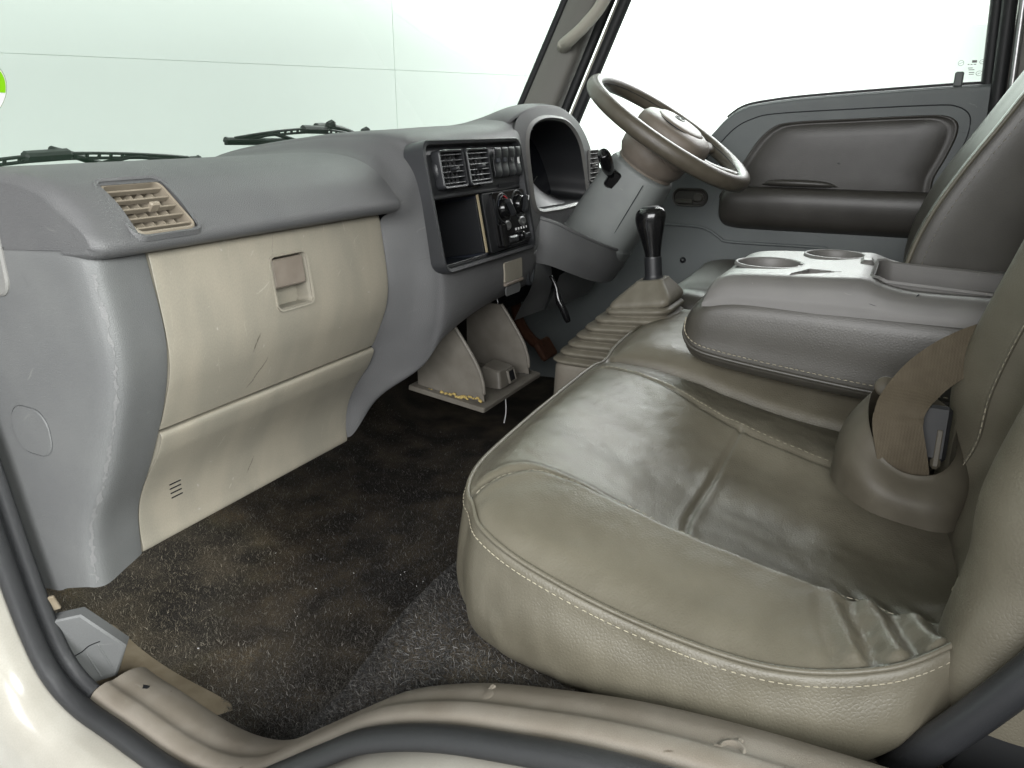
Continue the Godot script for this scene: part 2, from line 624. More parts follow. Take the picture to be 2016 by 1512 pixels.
	M.carpet.cull_mode = BaseMaterial3D.CULL_DISABLED
	M.pane = mat(Color(0.14, 0.25, 0.18, 0.37), 0.02, 0.5)
	M.pane.transparency = BaseMaterial3D.TRANSPARENCY_ALPHA
	M.side_pane = mat(Color(0.7, 0.75, 0.72, 0.05), 0.02, 0.5)
	M.side_pane.transparency = BaseMaterial3D.TRANSPARENCY_ALPHA

# ---------------------------------------------------------------- setting
func studio() -> void:
	var d := Vector3(0.891, 0, 0.454)
	var foot := Vector3(-0.42, 0, 0) + Vector3(0.454, 0, -0.891) * 3.4
	var f := frame(foot, d, Vector3.UP)
	var wall := place("studio_wall", foot)
	var cuts := [-4.0, 1.787, 12.6]
	var rows := [[-0.62, 1.036], [1.036, 3.4]]
	for i in cuts.size() - 1:
		for r in rows:
			var mb := MB.new()
			var w: float = cuts[i + 1] - cuts[i] - 0.0014
			var h: float = r[1] - r[0] - 0.0011
			mb.prism(moved(rr(w, h, 0.004, 2), Vector2((cuts[i] + cuts[i + 1]) * 0.5, (r[0] + r[1]) * 0.5)), f, 0.004, 0.0008)
			put(mb, "wall_panel", M.wall, wall)
	var back := MB.new()
	back.box(f * Transform3D(Basis(), Vector3(4.3, 1.39, -0.027)), Vector3(16.7, 4.05, 0.05))
	put(back, "wall_backing", M.wall_gap, wall)
	var g := place("studio_floor", Vector3(0, -0.62, 0))
	var gm := MB.new()
	gm.quad(Vector3(-6, -0.62, -7), Vector3(14, -0.62, -7), Vector3(14, -0.62, 6), Vector3(-6, -0.62, 6))
	put(gm, "floor_sheet", M.ground, g)

func cab() -> void:
	var c := thing("truck_cab", "off-white truck cab shell with grey windscreen pillar around the interior", "truck cab", Vector3(0.78, 0.0, -0.35))
	var mb := MB.new()
	# roof, lined below
	mb.box(Transform3D(Basis(), Vector3(0.775, 1.47, -0.24)), Vector3(1.68, 0.06, 1.30), 0.02)
	put(mb, "roof", M.headliner, c)
	mb = MB.new()
	mb.box(Transform3D(Basis(), Vector3(0.775, 0.76, 0.385)), Vector3(1.66, 1.36, 0.05), 0.01)
	put(mb, "rear_panel", M.headliner, c)
	mb = MB.new()
	mb.box(Transform3D(Basis(), Vector3(0.775, 0.38, -1.24)), Vector3(1.66, 0.70, 0.05), 0.01)
	put(mb, "front_panel", M.deep, c)
	mb = MB.new()
	mb.box(Transform3D(Basis(), Vector3(0.775, 0.03, -0.45)), Vector3(1.62, 0.06, 1.62), 0.01)
	put(mb, "floor_pan", M.deep, c)
	# corner post behind the passenger door opening and the side ahead of it
	mb = MB.new()
	mb.box(Transform3D(Basis(), Vector3(0.0, 0.90, 0.32)), Vector3(0.06, 1.08, 0.08), 0.01)
	put(mb, "door_post", M.paint, c)
	mb = MB.new()
	mb.box(Transform3D(Basis(), Vector3(0.0, 0.37, -1.11)), Vector3(0.05, 0.74, 0.28), 0.01)
	put(mb, "side_panel", M.paint, c)
	# passenger windscreen pillar, out of the frame on the left
	mb = MB.new()
	mb.tube(smooth_path([Vector3(0.0, 0.70, -1.04), Vector3(0.01, 0.95, -0.95), Vector3(0.03, 1.2, -0.83), Vector3(0.06, 1.45, -0.70)], 5), 0.035, 12)
	put(mb, "near_pillar", M.paint, c)
	# driver's windscreen pillar: inner trim with black rubber lines
	var pil := MB.new()
	var rows := []
	var k := 10
	for i in k + 1:
		var t := float(i) / k
		var y := lerpf(0.70, 1.46, t)
		var z0 := -1.045 + 0.50 * (y - 0.72)   # windscreen side
		var z1 := -0.935 + 0.45 * (y - 0.72)   # door side
		rows.append([Vector3(1.585, y, z0 - 0.012), Vector3(1.556, y, z0), Vector3(1.538, y, z0 + 0.012), Vector3(1.528, y, lerpf(z0, z1, 0.5)), Vector3(1.532, y, z1 - 0.012), Vector3(1.548, y, z1), Vector3(1.585, y, z1 + 0.004)])
	pil.grid(fine(rows, 1, 4), false)
	var pn := put(pil, "far_pillar", M.pillar, c)
	var sr := MB.new()
	var path := []
	for i in 12:
		var y := lerpf(0.70, 1.46, i / 11.0)
		path.append(Vector3(1.553, y, -1.045 + 0.50 * (y - 0.72) - 0.006))
	sr.tube(path, 0.011, 8)
	put(sr, "glass_rubber", M.rubber, pn)
	for q in [[0.022, 0.013, "rubber", 1.563], [0.042, 0.006, "paint", 1.575], [0.062, 0.015, "rubber", 1.565]]:
		var sm := MB.new()
		path = []
		for i in 12:
			var y := lerpf(0.66, 1.46, i / 11.0)
			path.append(Vector3(q[3], y, -0.935 + 0.45 * (y - 0.72) + q[0]))
		sm.tube(path, q[1], 8)
		put(sm, "door_weatherstrip" if q[2] == "rubber" else "painted_edge", M[q[2]], pn)
	mb = MB.new()
	mb.box(Transform3D(Basis(), Vector3(1.60, 0.38, -1.09)), Vector3(0.05, 0.72, 0.36), 0.01)
	put(mb, "far_side_panel", M.dash_low, c)
	# grab handle on that pillar
	var hb := MB.new()
	hb.tube(smooth_path([Vector3(1.535, 0.985, -0.855), Vector3(1.500, 0.990, -0.838), Vector3(1.478, 1.000, -0.812), Vector3(1.474, 1.030, -0.772), Vector3(1.474, 1.08, -0.728), Vector3(1.474, 1.2, -0.665), Vector3(1.482, 1.28, -0.64), Vector3(1.53, 1.31, -0.64)], 6), 0.0180, 14, true, 0.8)
	var gh := put(hb, "grab_handle", M.handle, pn)
	var cap := MB.new()
	cap.lathe([[0.0001, 0.004], [0.007, 0.0035], [0.009, 0.0015], [0.0095, 0.0]], frame(Vector3(1.486, 0.989, -0.842), Vector3(0.5, 0, 0.86), Vector3.UP), 18)
	put(cap, "screw_cap", M.handle, gh)
	# rear post of the driver's door
	mb = MB.new()
	mb.box(Transform3D(Basis(), Vector3(1.585, 0.93, 0.225)), Vector3(0.09, 1.02, 0.20), 0.012)
	put(mb, "far_door_post", M.pillar, c)
	for q in [[0.115, 0.014, 1.545, "rubber"], [0.137, 0.007, 1.53, "metal"]]:
		var sm := MB.new()
		sm.tube([Vector3(q[2], 0.45, q[0] + 0.02), Vector3(q[2], 0.9, q[0]), Vector3(q[2], 1.45, q[0] - 0.03)], q[1], 8)
		put(sm, "post_weatherstrip", M[q[3]], c)

func opening_height(z: float) -> float:
	for i in range(8, OPEN.size() - 1):
		if z >= OPEN[i].z and z <= OPEN[i + 1].z:
			return lerpf(OPEN[i].y, OPEN[i + 1].y, (z - OPEN[i].z) / (OPEN[i + 1].z - OPEN[i].z))
	return 0.381 if z > 0 else 0.131

func sand_and_light_at(x: float, z: float) -> float:  # sandy dust plus the patch of light from the door, painted as colour
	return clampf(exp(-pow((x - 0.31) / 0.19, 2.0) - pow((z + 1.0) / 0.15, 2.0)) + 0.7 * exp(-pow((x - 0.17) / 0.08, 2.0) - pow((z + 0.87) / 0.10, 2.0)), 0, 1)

func carpet() -> void:
	# floor, the ramp under the seats, and the turned-up toe board
	var fl := place("floor_carpet", Vector3(0.78, 0.09, -0.6))
	var prof := [[-1.20, 0.45], [-1.17, 0.28], [-1.12, 0.15], [-1.02, 0.098], [-0.85, 0.092], [-0.70, 0.092], [-0.60, 0.094], [-0.565, 0.105], [-0.53, 0.150], [-0.48, 0.230], [-0.43, 0.290], [-0.38, 0.315], [-0.30, 0.322], [-0.1, 0.325], [0.15, 0.325], [0.36, 0.325]]
	var rows := []
	for x in [0.06, 0.10, 0.2, 0.4, 0.6, 0.8, 1.0, 1.2, 1.5, 1.56]:
		var r := xyz(x, prof)
		if x < 0.15:
			for i in r.size():
				if r[i].z > -0.64:
					r[i].y = minf(r[i].y, opening_height(r[i].z) - (0.045 if x < 0.08 else 0.022))
		rows.append(r)
	var g := fine(rows, 8, 6)
	var nz := FastNoiseLite.new()
	nz.seed = 4
	nz.frequency = 9.0
	for i in g.size():
		for j in g[i].size():
			var p: Vector3 = g[i][j]
			p.y += nz.get_noise_3d(p.x, p.y, p.z) * 0.006
			g[i][j] = p
	var mb := MB.new()
	mb.grid(g, false, true)
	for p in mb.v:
		var t := sand_and_light_at(p.x, p.z)
		mb.col.append(Color(0.55, 0.55, 0.55).lerp(Color(1.6, 1.45, 1.2), t))  # sheet darkened, and lightened where dust and door light are painted
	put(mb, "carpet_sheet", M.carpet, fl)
	# pile: loose fibres standing on the part of the carpet in view
	var fib := ArrayMesh.new()
	var fm := MB.new()
	var w := 0.00036
	var pts := [Vector3(0, 0, 0), Vector3(0.0008, 0.0022, 0), Vector3(0.0028, 0.0040, 0), Vector3(0.0052, 0.0046, 0.0004)]
	for i in 3:
		var a: Vector3 = pts[i]
		var b: Vector3 = pts[i + 1]
		var s := Vector3(0, 0, w * (1.0 - 0.25 * i))
		fm.quad(a - s, b - s, b + s, a + s)
	fib = fm.mesh(Vector3.ZERO)
	var shade := [Color(0.022, 0.022, 0.022), Color(0.06, 0.058, 0.056), Color(0.12, 0.115, 0.11), Color(0.17, 0.165, 0.16), Color(0.22, 0.215, 0.21)]
	var earth_lit := [Color(0.12, 0.104, 0.08), Color(0.20, 0.172, 0.13), Color(0.30, 0.26, 0.20), Color(0.38, 0.335, 0.26), Color(0.44, 0.40, 0.32)]  # dusty fibre tints, brightened for the painted light
	var dirt := FastNoiseLite.new()
	dirt.seed = 12
	dirt.frequency = 3.0
	dirt.fractal_octaves = 3
	var mm := MultiMesh.new()
	mm.transform_format = MultiMesh.TRANSFORM_3D
	mm.use_colors = true
	mm.mesh = fib
	var spots := []
	var cols := []
	var tries := 0
	while spots.size() < 150000 and tries < 700000:
		tries += 1
		var u: float = rng.randf() * (g.size() - 1.001)
		var vv: float = rng.randf() * (g[0].size() - 1.001)
		var iu := int(u)
		var iv := int(vv)
		var pa: Vector3 = g[iu][iv].lerp(g[iu + 1][iv], u - iu)
		var pb: Vector3 = g[iu][iv + 1].lerp(g[iu + 1][iv + 1], u - iu)
		var p: Vector3 = pa.lerp(pb, vv - iv)
		if p.z < -1.13 or p.z > -0.02 or p.x > 1.05:
			continue
		if p.z > -0.36 and p.x > 0.22:
			continue
		if p.x > 0.5 and rng.randf() < (p.x - 0.4) * 1.2:
			continue
		var nrm: Vector3 = (g[int(u) + 1][int(vv)] - g[int(u)][int(vv)]).cross(g[int(u)][int(vv) + 1] - g[int(u)][int(vv)]).normalized()
		if nrm.y < 0:
			nrm = -nrm
		var a := rng.randf() * TAU
		var side := nrm.cross(Vector3(cos(a), 0.1, sin(a))).normalized()
		var b := Basis(side, nrm, side.cross(nrm).normalized())
		b = b.rotated(side, rng.randf_range(-0.5, 0.5)).scaled(Vector3.ONE * rng.randf_range(0.45, 1.0))
		spots.append(Transform3D(b, p - nrm * 0.0004))
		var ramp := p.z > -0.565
		# sandy dirt at the front by the door, with the pool of light painted in
		var sand_and_light := sand_and_light_at(p.x, p.z)
		var soil_and_light := clampf(dirt.get_noise_2d(p.x, p.z) * 0.3 + 0.06 + sand_and_light * 0.95, 0, 1)
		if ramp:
			soil_and_light *= 0.12
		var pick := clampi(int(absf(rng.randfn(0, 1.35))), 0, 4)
		cols.append((shade[pick] as Color).lerp(earth_lit[pick], soil_and_light))
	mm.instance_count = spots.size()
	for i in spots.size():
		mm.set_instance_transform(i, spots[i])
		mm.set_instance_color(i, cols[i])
	var mi := MultiMeshInstance3D.new()
	mi.name = "carpet_pile"
	mi.multimesh = mm
	var fmat := mat(Color.WHITE, 0.8, 0.3)
	fmat.vertex_color_use_as_albedo = true
	mi.material_override = fmat
	mi.set_meta("kind", "stuff")
	fl.add_child(mi)
	mi.position = -fl.position

# ---------------------------------------------------------------- dashboard
# front face of the lower dash: [y, z]
var FACE := [[0.690, -0.702], [0.671, -0.700], [0.62, -0.692], [0.57, -0.689], [0.52, -0.702], [0.47, -0.724], [0.42, -0.750], [0.38, -0.774], [0.35, -0.785], [0.30, -0.790], [0.27, -0.791]]
var PAD := [[-1.19, 0.715], [-1.06, 0.742], [-0.88, 0.757], [-0.79, 0.758], [-0.735, 0.749], [-0.700, 0.729], [-0.677, 0.704], [-0.669, 0.691], [-0.674, 0.681], [-0.692, 0.676], [-0.725, 0.674]]

func pad_profile(inset: float) -> Array:
	var out := []
	for i in PAD.size():
		var p: Array = PAD[i]
		var k := clampf((i - 1.5) / 2.0, 0, 1)
		out.append([p[0] - inset * k * (1.0 if i < 9 else 0.0), p[1] - inset * (1.0 if i < 6 else (-0.7 if i > 7 else 0.0))])
	return out

func slat_vent(parent: Node, called: String, f: Transform3D, w: float, h: float, slats: int, body: Material, dark: Material, rad: float) -> void:
	# a barrel: frame ring, horizontal slats, upright louvres behind, a thumb tab
	var mb := MB.new()
	var o := rr(w, h, rad)
	var i1 := rr(w - 0.007, h - 0.007, rad * 0.7)
	mb.loops([on(f, o, -0.012), on(f, o, 0.001), on(f, rr(w - 0.002, h - 0.002, rad), 0.0025), on(f, i1, 0.002), on(f, i1, -0.022)])
	var v := put(mb, called, body, parent)
	var bk := MB.new()
	bk.fill(on(f, i1, -0.022), f.basis.z)
	put(bk, "duct", dark, v)
	for k in slats:
		var y := (float(k) + 0.5) / slats * (h - 0.007) - (h - 0.007) * 0.5
		var s := MB.new()
		s.box(f * Transform3D(Basis().rotated(Vector3.RIGHT, 0.15), Vector3(0, y, -0.0025)), Vector3(w - 0.0072, 0.0020, 0.0075), 0.0006)
		put(s, "slat", body, v)
	for k in 5:
		var s := MB.new()
		s.box(f * Transform3D(Basis().rotated(Vector3.UP, 0.35), Vector3((k - 2) * (w - 0.01) / 5.0, 0, -0.0155)), Vector3(0.0016, h - 0.0075, 0.012), 0.0004)
		put(s, "louvre", body, v)
	var t := MB.new()
	t.box(f * Transform3D(Basis(), Vector3(w * 0.08, 0.0, 0.001)), Vector3(0.012, 0.0055, 0.012), 0.0015)
	put(t, "thumb_tab", body, v)

func lid_mesh(cols: Array, prof: Array, skip = null) -> MB:
	# prof of [y, z]; cols of [x, z shift]
	var rows := []
	for p in prof:
		var r := []
		for c in cols:
			r.append(Vector3(c[0], p[0], p[1] + c[1]))
		rows.append(r)
	var mb := MB.new()
	mb.grid(fine(rows, 6, 6), false, true, skip)
	return mb

func dashboard() -> void:
	var d := thing("dashboard", "worn grey plastic dashboard with beige glove box lids and black radio panel", "dashboard", Vector3(0.78, 0.29, -0.9))
	var mb := MB.new()

	# --- padded shelf above the glove box
	var vf := frame(Vector3(0.1245, 0.7215, -0.6965), Vector3.RIGHT, Vector3(0, 0.66, -0.75))
	var inv := vf.affine_inverse()
	var hole := func(p: Vector3) -> bool:
		var q := inv * p
		return absf(q.x) < 0.0355 and absf(q.y) < 0.0335 and absf(q.z) < 0.03
	var rows := []
	for s in [[0.041, 0.016], [0.0415, 0.010], [0.047, 0.004], [0.056, 0.001], [0.075, 0.0], [0.12, 0.0], [0.20, 0.0], [0.35, 0.0], [0.46, 0.0], [0.522, -0.001]]:
		rows.append(xyz(s[0], pad_profile(s[1])))
	mb.grid(fine(rows, 10, 8), false, false, hole)
	var pad := put(mb, "upper_pad", M.dash, d)
	mb = MB.new()
	var endrows := []
	for k in [[0.0, 0.0412], [0.25, 0.0406], [0.6, 0.0404], [1.0, 0.0404]]:
		var er := []
		for p in pad_profile(0.016):
			er.append(Vector3(k[1], lerpf(p[1], 0.675, k[0]), lerpf(p[0], -0.90, k[0])))
		endrows.append(smooth_path(er, 8))
	mb.grid(endrows, false, true)
	put(mb, "pad_end", M.dash, pad)
	# raised, rubbed rim round the vent, then the vent
	mb = MB.new()
	mb.loops([on(vf, rr(0.088, 0.084, 0.014), -0.004), on(vf, rr(0.084, 0.080, 0.013), 0.0015), on(vf, rr(0.078, 0.074, 0.011), 0.0005), on(vf, rr(0.076, 0.072, 0.010), -0.016)])
	put(mb, "vent_rim", M.dash, d)
	slat_vent(d, "side_vent", vf * Transform3D(Basis(), Vector3(0, 0, -0.003)), 0.074, 0.070, 5, M.beige_vent, M.vent_dark, 0.010)

	# --- end of the dash by the passenger door
	rows = []
	for y in [0.70, 0.682, 0.674, 0.65, 0.62, 0.58, 0.54, 0.50, 0.46, 0.42, 0.38, 0.35, 0.32, 0.295, 0.288]:
		var z := look_up(FACE, y) + 0.010
		var t := clampf((0.36 - y) / 0.08, 0, 1)
		var zf := -0.950 + 0.0 * t
		var tk := 0.006 * clampf((y - 0.676) / 0.02, 0, 1)
		rows.append([Vector3(0.066, y - 0.035 * t, zf - 0.004), Vector3(0.049, y - 0.035 * t, zf), Vector3(0.042, y - 0.034 * t, zf + 0.006), Vector3(0.041 + tk, y - 0.025 * t, -0.86), Vector3(0.0405 + tk, y - 0.012 * t, z - 0.05 - 3.0 * tk), Vector3(0.042 + tk, y, z - 0.016 - 3.0 * tk), Vector3(0.048 + tk, y, z - 0.004 - 3.0 * tk), Vector3(0.060 + tk, y, z + 0.0005 - 3.0 * tk), Vector3(0.085 + tk, y + 0.004 * t, z - 0.004 - 3.0 * tk), Vector3(0.1125, y + 0.008 * t, z - 0.010), Vector3(0.1145, y + 0.008 * t, z - 0.016), Vector3(0.1148, y + 0.008 * t, z - 0.05)])
	mb = MB.new()
	mb.grid(fine(rows, 4, 5), false, true)
	var ep := put(mb, "end_panel", M.dash_low, d)
	# rubbed, whitened corner of the moulding, ragged along its edges
	var eg := fine(rows, 12, 5)
	var wn := FastNoiseLite.new()
	wn.seed = 19
	wn.frequency = 60.0
	var strip := []
	for i in range(30, eg.size() - 4):
		var p0: Vector3 = eg[i][30]
		var a0 := 0.7 + 2.0 * wn.get_noise_1d(p0.y) + 1.3 * wn.get_noise_1d(p0.y * 4.0 + 3.0)
		var a1 := 0.7 + 2.0 * wn.get_noise_1d(p0.y + 7.0) + 1.3 * wn.get_noise_1d(p0.y * 4.0 + 9.0)
		var lo := clampf(30.0 - maxf(0.05, a0), 25.0, 30.0)
		var hi := clampf(30.0 + maxf(0.05, a1), 30.0, 35.0)
		var r := []
		for k in 6:
			var t := lerpf(lo, hi, k / 5.0)
			var q: Vector3 = eg[i][int(t)].lerp(eg[i][mini(int(t) + 1, eg[i].size() - 1)], t - int(t))
			r.append(q + Vector3(-0.00035, 0, 0.00035))
		strip.append(r)
	mb = MB.new()
	mb.grid(strip, false, true)
	put(mb, "worn_corner", M.worn, ep)
	mb = MB.new()
	var of := frame(Vector3(0.0408, 0.478, -0.835), Vector3(0, 0, 1), Vector3(0, 1, 0.12))
	mb.loops([on(of, rr(0.069, 0.058, 0.024, 8), -0.004), on(of, rr(0.068, 0.057, 0.024, 8), 0.0005)])
	put(mb, "cover_gap", M.dash_line, ep)
	mb = MB.new()
	of = frame(Vector3(0.0402, 0.478, -0.835), Vector3(0, 0, 1), Vector3(0, 1, 0.12))
	mb.prism(rr(0.0665, 0.0555, 0.0235, 8), frame(Vector3(0.0412, 0.478, -0.835), Vector3(0, 0, 1), Vector3(0, 1, 0.12)), 0.0020, 0.0008)
	put(mb, "bolt_cover", M.dash_low, ep)
	mb = MB.new()
	mb.prism(rr(0.16, 0.115, 0.02, 6), frame(Vector3(0.0412, 0.687, -0.898), Vector3(0, 0, 1), Vector3(0, 1, -0.15)), 0.004, 0.002)
	put(mb, "demist_grille_panel", M.trim_grey, ep)

	# --- glove box
	var lc := frame(Vector3(0.3145, 0.612, -0.6915), Vector3.RIGHT, Vector3(0, 1, -0.12))
	var lci := lc.affine_inverse()
	var pocket := func(p: Vector3) -> bool:
		var q := lci * p
		return absf(q.x) < 0.0305 and absf(q.y) < 0.0315
	var cols := [[0.1165, -0.012], [0.1172, -0.003], [0.121, 0.0], [0.16, 0.0], [0.24, 0.0], [0.30, 0.0], [0.345, 0.0], [0.42, 0.0], [0.505, 0.0], [0.5095, -0.003], [0.5102, -0.012]]
	mb = lid_mesh(cols, [[0.672, -0.716], [0.6745, -0.704], [0.671, -0.6985], [0.645, -0.695], [0.615, -0.6915], [0.585, -0.689], [0.56, -0.6895], [0.535, -0.695], [0.51, -0.7055], [0.490, -0.715], [0.476, -0.7225], [0.4710, -0.727], [0.4695, -0.742]], pocket)
	var lid := put(mb, "upper_lid", M.glove, d)
	mb = MB.new()
	mb.loops([on(lc, rr(0.070, 0.072, 0.010), -0.002), on(lc, rr(0.069, 0.071, 0.010), 0.0016), on(lc, rr(0.064, 0.066, 0.008), 0.0012), on(lc, rr(0.060, 0.062, 0.007), -0.006), on(lc, rr(0.058, 0.060, 0.006), -0.024)])
	mb.fill(on(lc, rr(0.058, 0.060, 0.006), -0.024), lc.basis.z)
	var pk := put(mb, "latch_pocket", M.glove, lid)
	mb = MB.new()
	mb.prism(moved(rr(0.056, 0.036, 0.003), Vector2(0.0, 0.0115)), lc * Transform3D(Basis(), Vector3(0, 0, -0.012)), 0.010, 0.002)
	put(mb, "latch", M.latch, pk)
	mb = lid_mesh(cols, [[0.4665, -0.748], [0.4683, -0.730], [0.4670, -0.7240], [0.460, -0.7235], [0.44, -0.7335], [0.42, -0.748], [0.395, -0.766], [0.37, -0.7795], [0.345, -0.787], [0.32, -0.790], [0.302, -0.789], [0.2965, -0.792], [0.2955, -0.802]])
	var lid2 := put(mb, "lower_lid", M.glove, d)
	for k in 4:
		mb = MB.new()
		var y := 0.3735 - k * 0.0075
		mb.box(Transform3D(Basis(), Vector3(0.166 + 0.002 * k, y, look_up([[0.42, -0.748], [0.395, -0.766], [0.37, -0.7795], [0.345, -0.787], [0.32, -0.790]], y) + 0.0002)), Vector3(0.017, 0.0016, 0.0018), 0.0003)
		put(mb, "louvre_slit", M.deep, lid2)
	# box behind the lids, dark in the gaps
	mb = MB.new()
	mb.grid([[Vector3(0.112, 0.68, -0.728), Vector3(0.515, 0.68, -0.728)], [Vector3(0.112, 0.50, -0.735), Vector3(0.515, 0.50, -0.735)], [Vector3(0.112, 0.40, -0.79), Vector3(0.515, 0.40, -0.79)], [Vector3(0.112, 0.30, -0.82), Vector3(0.515, 0.30, -0.82)], [Vector3(0.112, 0.30, -1.0), Vector3(0.515, 0.30, -1.0)]], false, true)
	put(mb, "glove_box_shell", M.deep, d)

	# --- centre, swelling out beside the glove box
	var P := [
		[0.5125, [[-1.19, 0.715], [-1.06, 0.742], [-0.88, 0.757], [-0.79, 0.758], [-0.735, 0.749], [-0.700, 0.729], [-0.678, 0.703], [-0.676, 0.682], [-0.697, 0.665], [-0.696, 0.62], [-0.694, 0.565], [-0.707, 0.51], [-0.730, 0.465], [-0.756, 0.415], [-0.785, 0.36], [-0.792, 0.302]]],
		[0.522, [[-1.19, 0.715], [-1.06, 0.742], [-0.88, 0.758], [-0.79, 0.759], [-0.735, 0.751], [-0.700, 0.731], [-0.677, 0.704], [-0.673, 0.682], [-0.688, 0.662], [-0.686, 0.62], [-0.686, 0.565], [-0.699, 0.51], [-0.721, 0.465], [-0.746, 0.415], [-0.772, 0.365], [-0.780, 0.312]]],
		[0.545, [[-1.19, 0.715], [-1.06, 0.745], [-0.88, 0.763], [-0.79, 0.765], [-0.735, 0.759], [-0.700, 0.741], [-0.674, 0.714], [-0.666, 0.686], [-0.670, 0.656], [-0.667, 0.61], [-0.667, 0.56], [-0.677, 0.508], [-0.690, 0.465], [-0.706, 0.425], [-0.718, 0.395], [-0.745, 0.372]]],
		[0.572, [[-1.19, 0.715], [-1.06, 0.752], [-0.88, 0.775], [-0.79, 0.780], [-0.735, 0.778], [-0.698, 0.764], [-0.674, 0.737], [-0.662, 0.702], [-0.654, 0.660], [-0.647, 0.612], [-0.641, 0.565], [-0.646, 0.515], [-0.655, 0.480], [-0.664, 0.450], [-0.674, 0.428], [-0.70, 0.415]]],
		[0.60, [[-1.19, 0.715], [-1.06, 0.758], [-0.88, 0.783], [-0.79, 0.789], [-0.735, 0.789], [-0.694, 0.781], [-0.672, 0.758], [-0.659, 0.720], [-0.650, 0.675], [-0.641, 0.625], [-0.631, 0.572], [-0.629, 0.540], [-0.632, 0.512], [-0.640, 0.488], [-0.652, 0.470], [-0.68, 0.462]]],
		[0.70, [[-1.19, 0.715], [-1.06, 0.760], [-0.88, 0.786], [-0.79, 0.793], [-0.735, 0.793], [-0.694, 0.785], [-0.672, 0.762], [-0.659, 0.722], [-0.650, 0.677], [-0.641, 0.629], [-0.631, 0.576], [-0.627, 0.552], [-0.628, 0.530], [-0.634, 0.510], [-0.646, 0.496], [-0.68, 0.49]]],
		[0.82, [[-1.19, 0.715], [-1.06, 0.760], [-0.88, 0.788], [-0.79, 0.797], [-0.735, 0.797], [-0.698, 0.789], [-0.674, 0.764], [-0.661, 0.724], [-0.651, 0.679], [-0.642, 0.631], [-0.632, 0.578], [-0.628, 0.556], [-0.629, 0.534], [-0.636, 0.516], [-0.650, 0.502], [-0.68, 0.495]]],
		[0.905, [[-1.19, 0.715], [-1.06, 0.760], [-0.90, 0.786], [-0.81, 0.796], [-0.75, 0.800], [-0.707, 0.793], [-0.683, 0.768], [-0.668, 0.724], [-0.658, 0.679], [-0.648, 0.631], [-0.638, 0.578], [-0.634, 0.556], [-0.635, 0.536], [-0.642, 0.516], [-0.655, 0.502], [-0.68, 0.495]]],
		[0.955, [[-1.19, 0.715], [-1.06, 0.760], [-0.92, 0.789], [-0.83, 0.798], [-0.76, 0.808], [-0.715, 0.804], [-0.692, 0.778], [-0.684, 0.724], [-0.678, 0.679], [-0.670, 0.631], [-0.660, 0.578], [-0.656, 0.556], [-0.656, 0.536], [-0.662, 0.516], [-0.675, 0.502], [-0.70, 0.495]]],
		[0.985, [[-1.19, 0.715], [-1.06, 0.758], [-0.92, 0.789], [-0.83, 0.803], [-0.77, 0.816], [-0.722, 0.814], [-0.706, 0.780], [-0.705, 0.724], [-0.712, 0.679], [-0.705, 0.631], [-0.69, 0.578], [-0.68, 0.556], [-0.68, 0.536], [-0.682, 0.516], [-0.69, 0.502], [-0.71, 0.495]]]]
	rows = []
	for q in P:
		rows.append(xyz(q[0], q[1]))
	var bf := Transform3D(Basis(Vector3.RIGHT, Vector3(0, 0.982, -0.187), Vector3(0, 0.187, 0.982)), Vector3(0.73, 0.677, -0.642))
	var bi := bf.affine_inverse()
	var cut := func(p: Vector3) -> bool:
		var q := bi * p
		return absf(q.x + 0.002) < 0.149 and q.y > -0.086 and q.y < 0.092
	mb = MB.new()
	mb.grid(fine(rows, 14, 8), false, false, cut)
	put(mb, "centre_moulding", M.dash, d)
	centre_stack(d, bf)

	# --- instrument hood, its face ring and the black tunnel
	rows = []
	for q in [[0.925, 0.780, -0.715], [0.955, 0.806, -0.710], [1.0, 0.824, -0.703], [1.06, 0.834, -0.706], [1.14, 0.837, -0.708], [1.21, 0.830, -0.709], [1.29, 0.806, -0.710], [1.36, 0.765, -0.712], [1.41, 0.71, -0.714], [1.435, 0.645, -0.714], [1.438, 0.56, -0.705]]:
		var yb := 0.715 - maxf(0, q[0] - 1.2) * 0.25
		rows.append([Vector3(q[0] + 0.01, yb, -1.19), Vector3(q[0], minf(lerpf(yb, q[1], 0.35), q[1] - 0.05), -1.08), Vector3(q[0], q[1] - 0.044, -0.93), Vector3(q[0], q[1] - 0.018, -0.82), Vector3(q[0], q[1] + 0.003, -0.752), Vector3(q[0], q[1] + 0.002, q[2] - 0.006), Vector3(q[0], q[1] - 0.003, q[2])])
	mb = MB.new()
	mb.grid(fine(rows, 8, 6), false, true)
	var hood := put(mb, "instrument_hood", M.dash, d)
	var outer := smooth_loop([Vector3(0.950, 0.60, -0.668), Vector3(0.943, 0.68, -0.680), Vector3(0.942, 0.77, -0.694), Vector3(0.970, 0.812, -0.702), Vector3(1.06, 0.831, -0.706), Vector3(1.14, 0.834, -0.708), Vector3(1.21, 0.827, -0.709), Vector3(1.29, 0.803, -0.710), Vector3(1.36, 0.762, -0.712), Vector3(1.41, 0.707, -0.714), Vector3(1.435, 0.645, -0.714), Vector3(1.43, 0.585, -0.705), Vector3(1.30, 0.590, -0.690), Vector3(1.10, 0.595, -0.675)], 6)
	var ringed := smooth_loop([Vector3(0.992, 0.636, -0.674), Vector3(0.980, 0.70, -0.682), Vector3(0.984, 0.766, -0.692), Vector3(1.012, 0.800, -0.698), Vector3(1.07, 0.816, -0.701), Vector3(1.14, 0.818, -0.703), Vector3(1.205, 0.812, -0.704), Vector3(1.258, 0.792, -0.704), Vector3(1.302, 0.758, -0.704), Vector3(1.325, 0.71, -0.702), Vector3(1.334, 0.665, -0.698), Vector3(1.325, 0.625, -0.69), Vector3(1.22, 0.623, -0.682), Vector3(1.08, 0.625, -0.675)], 6)
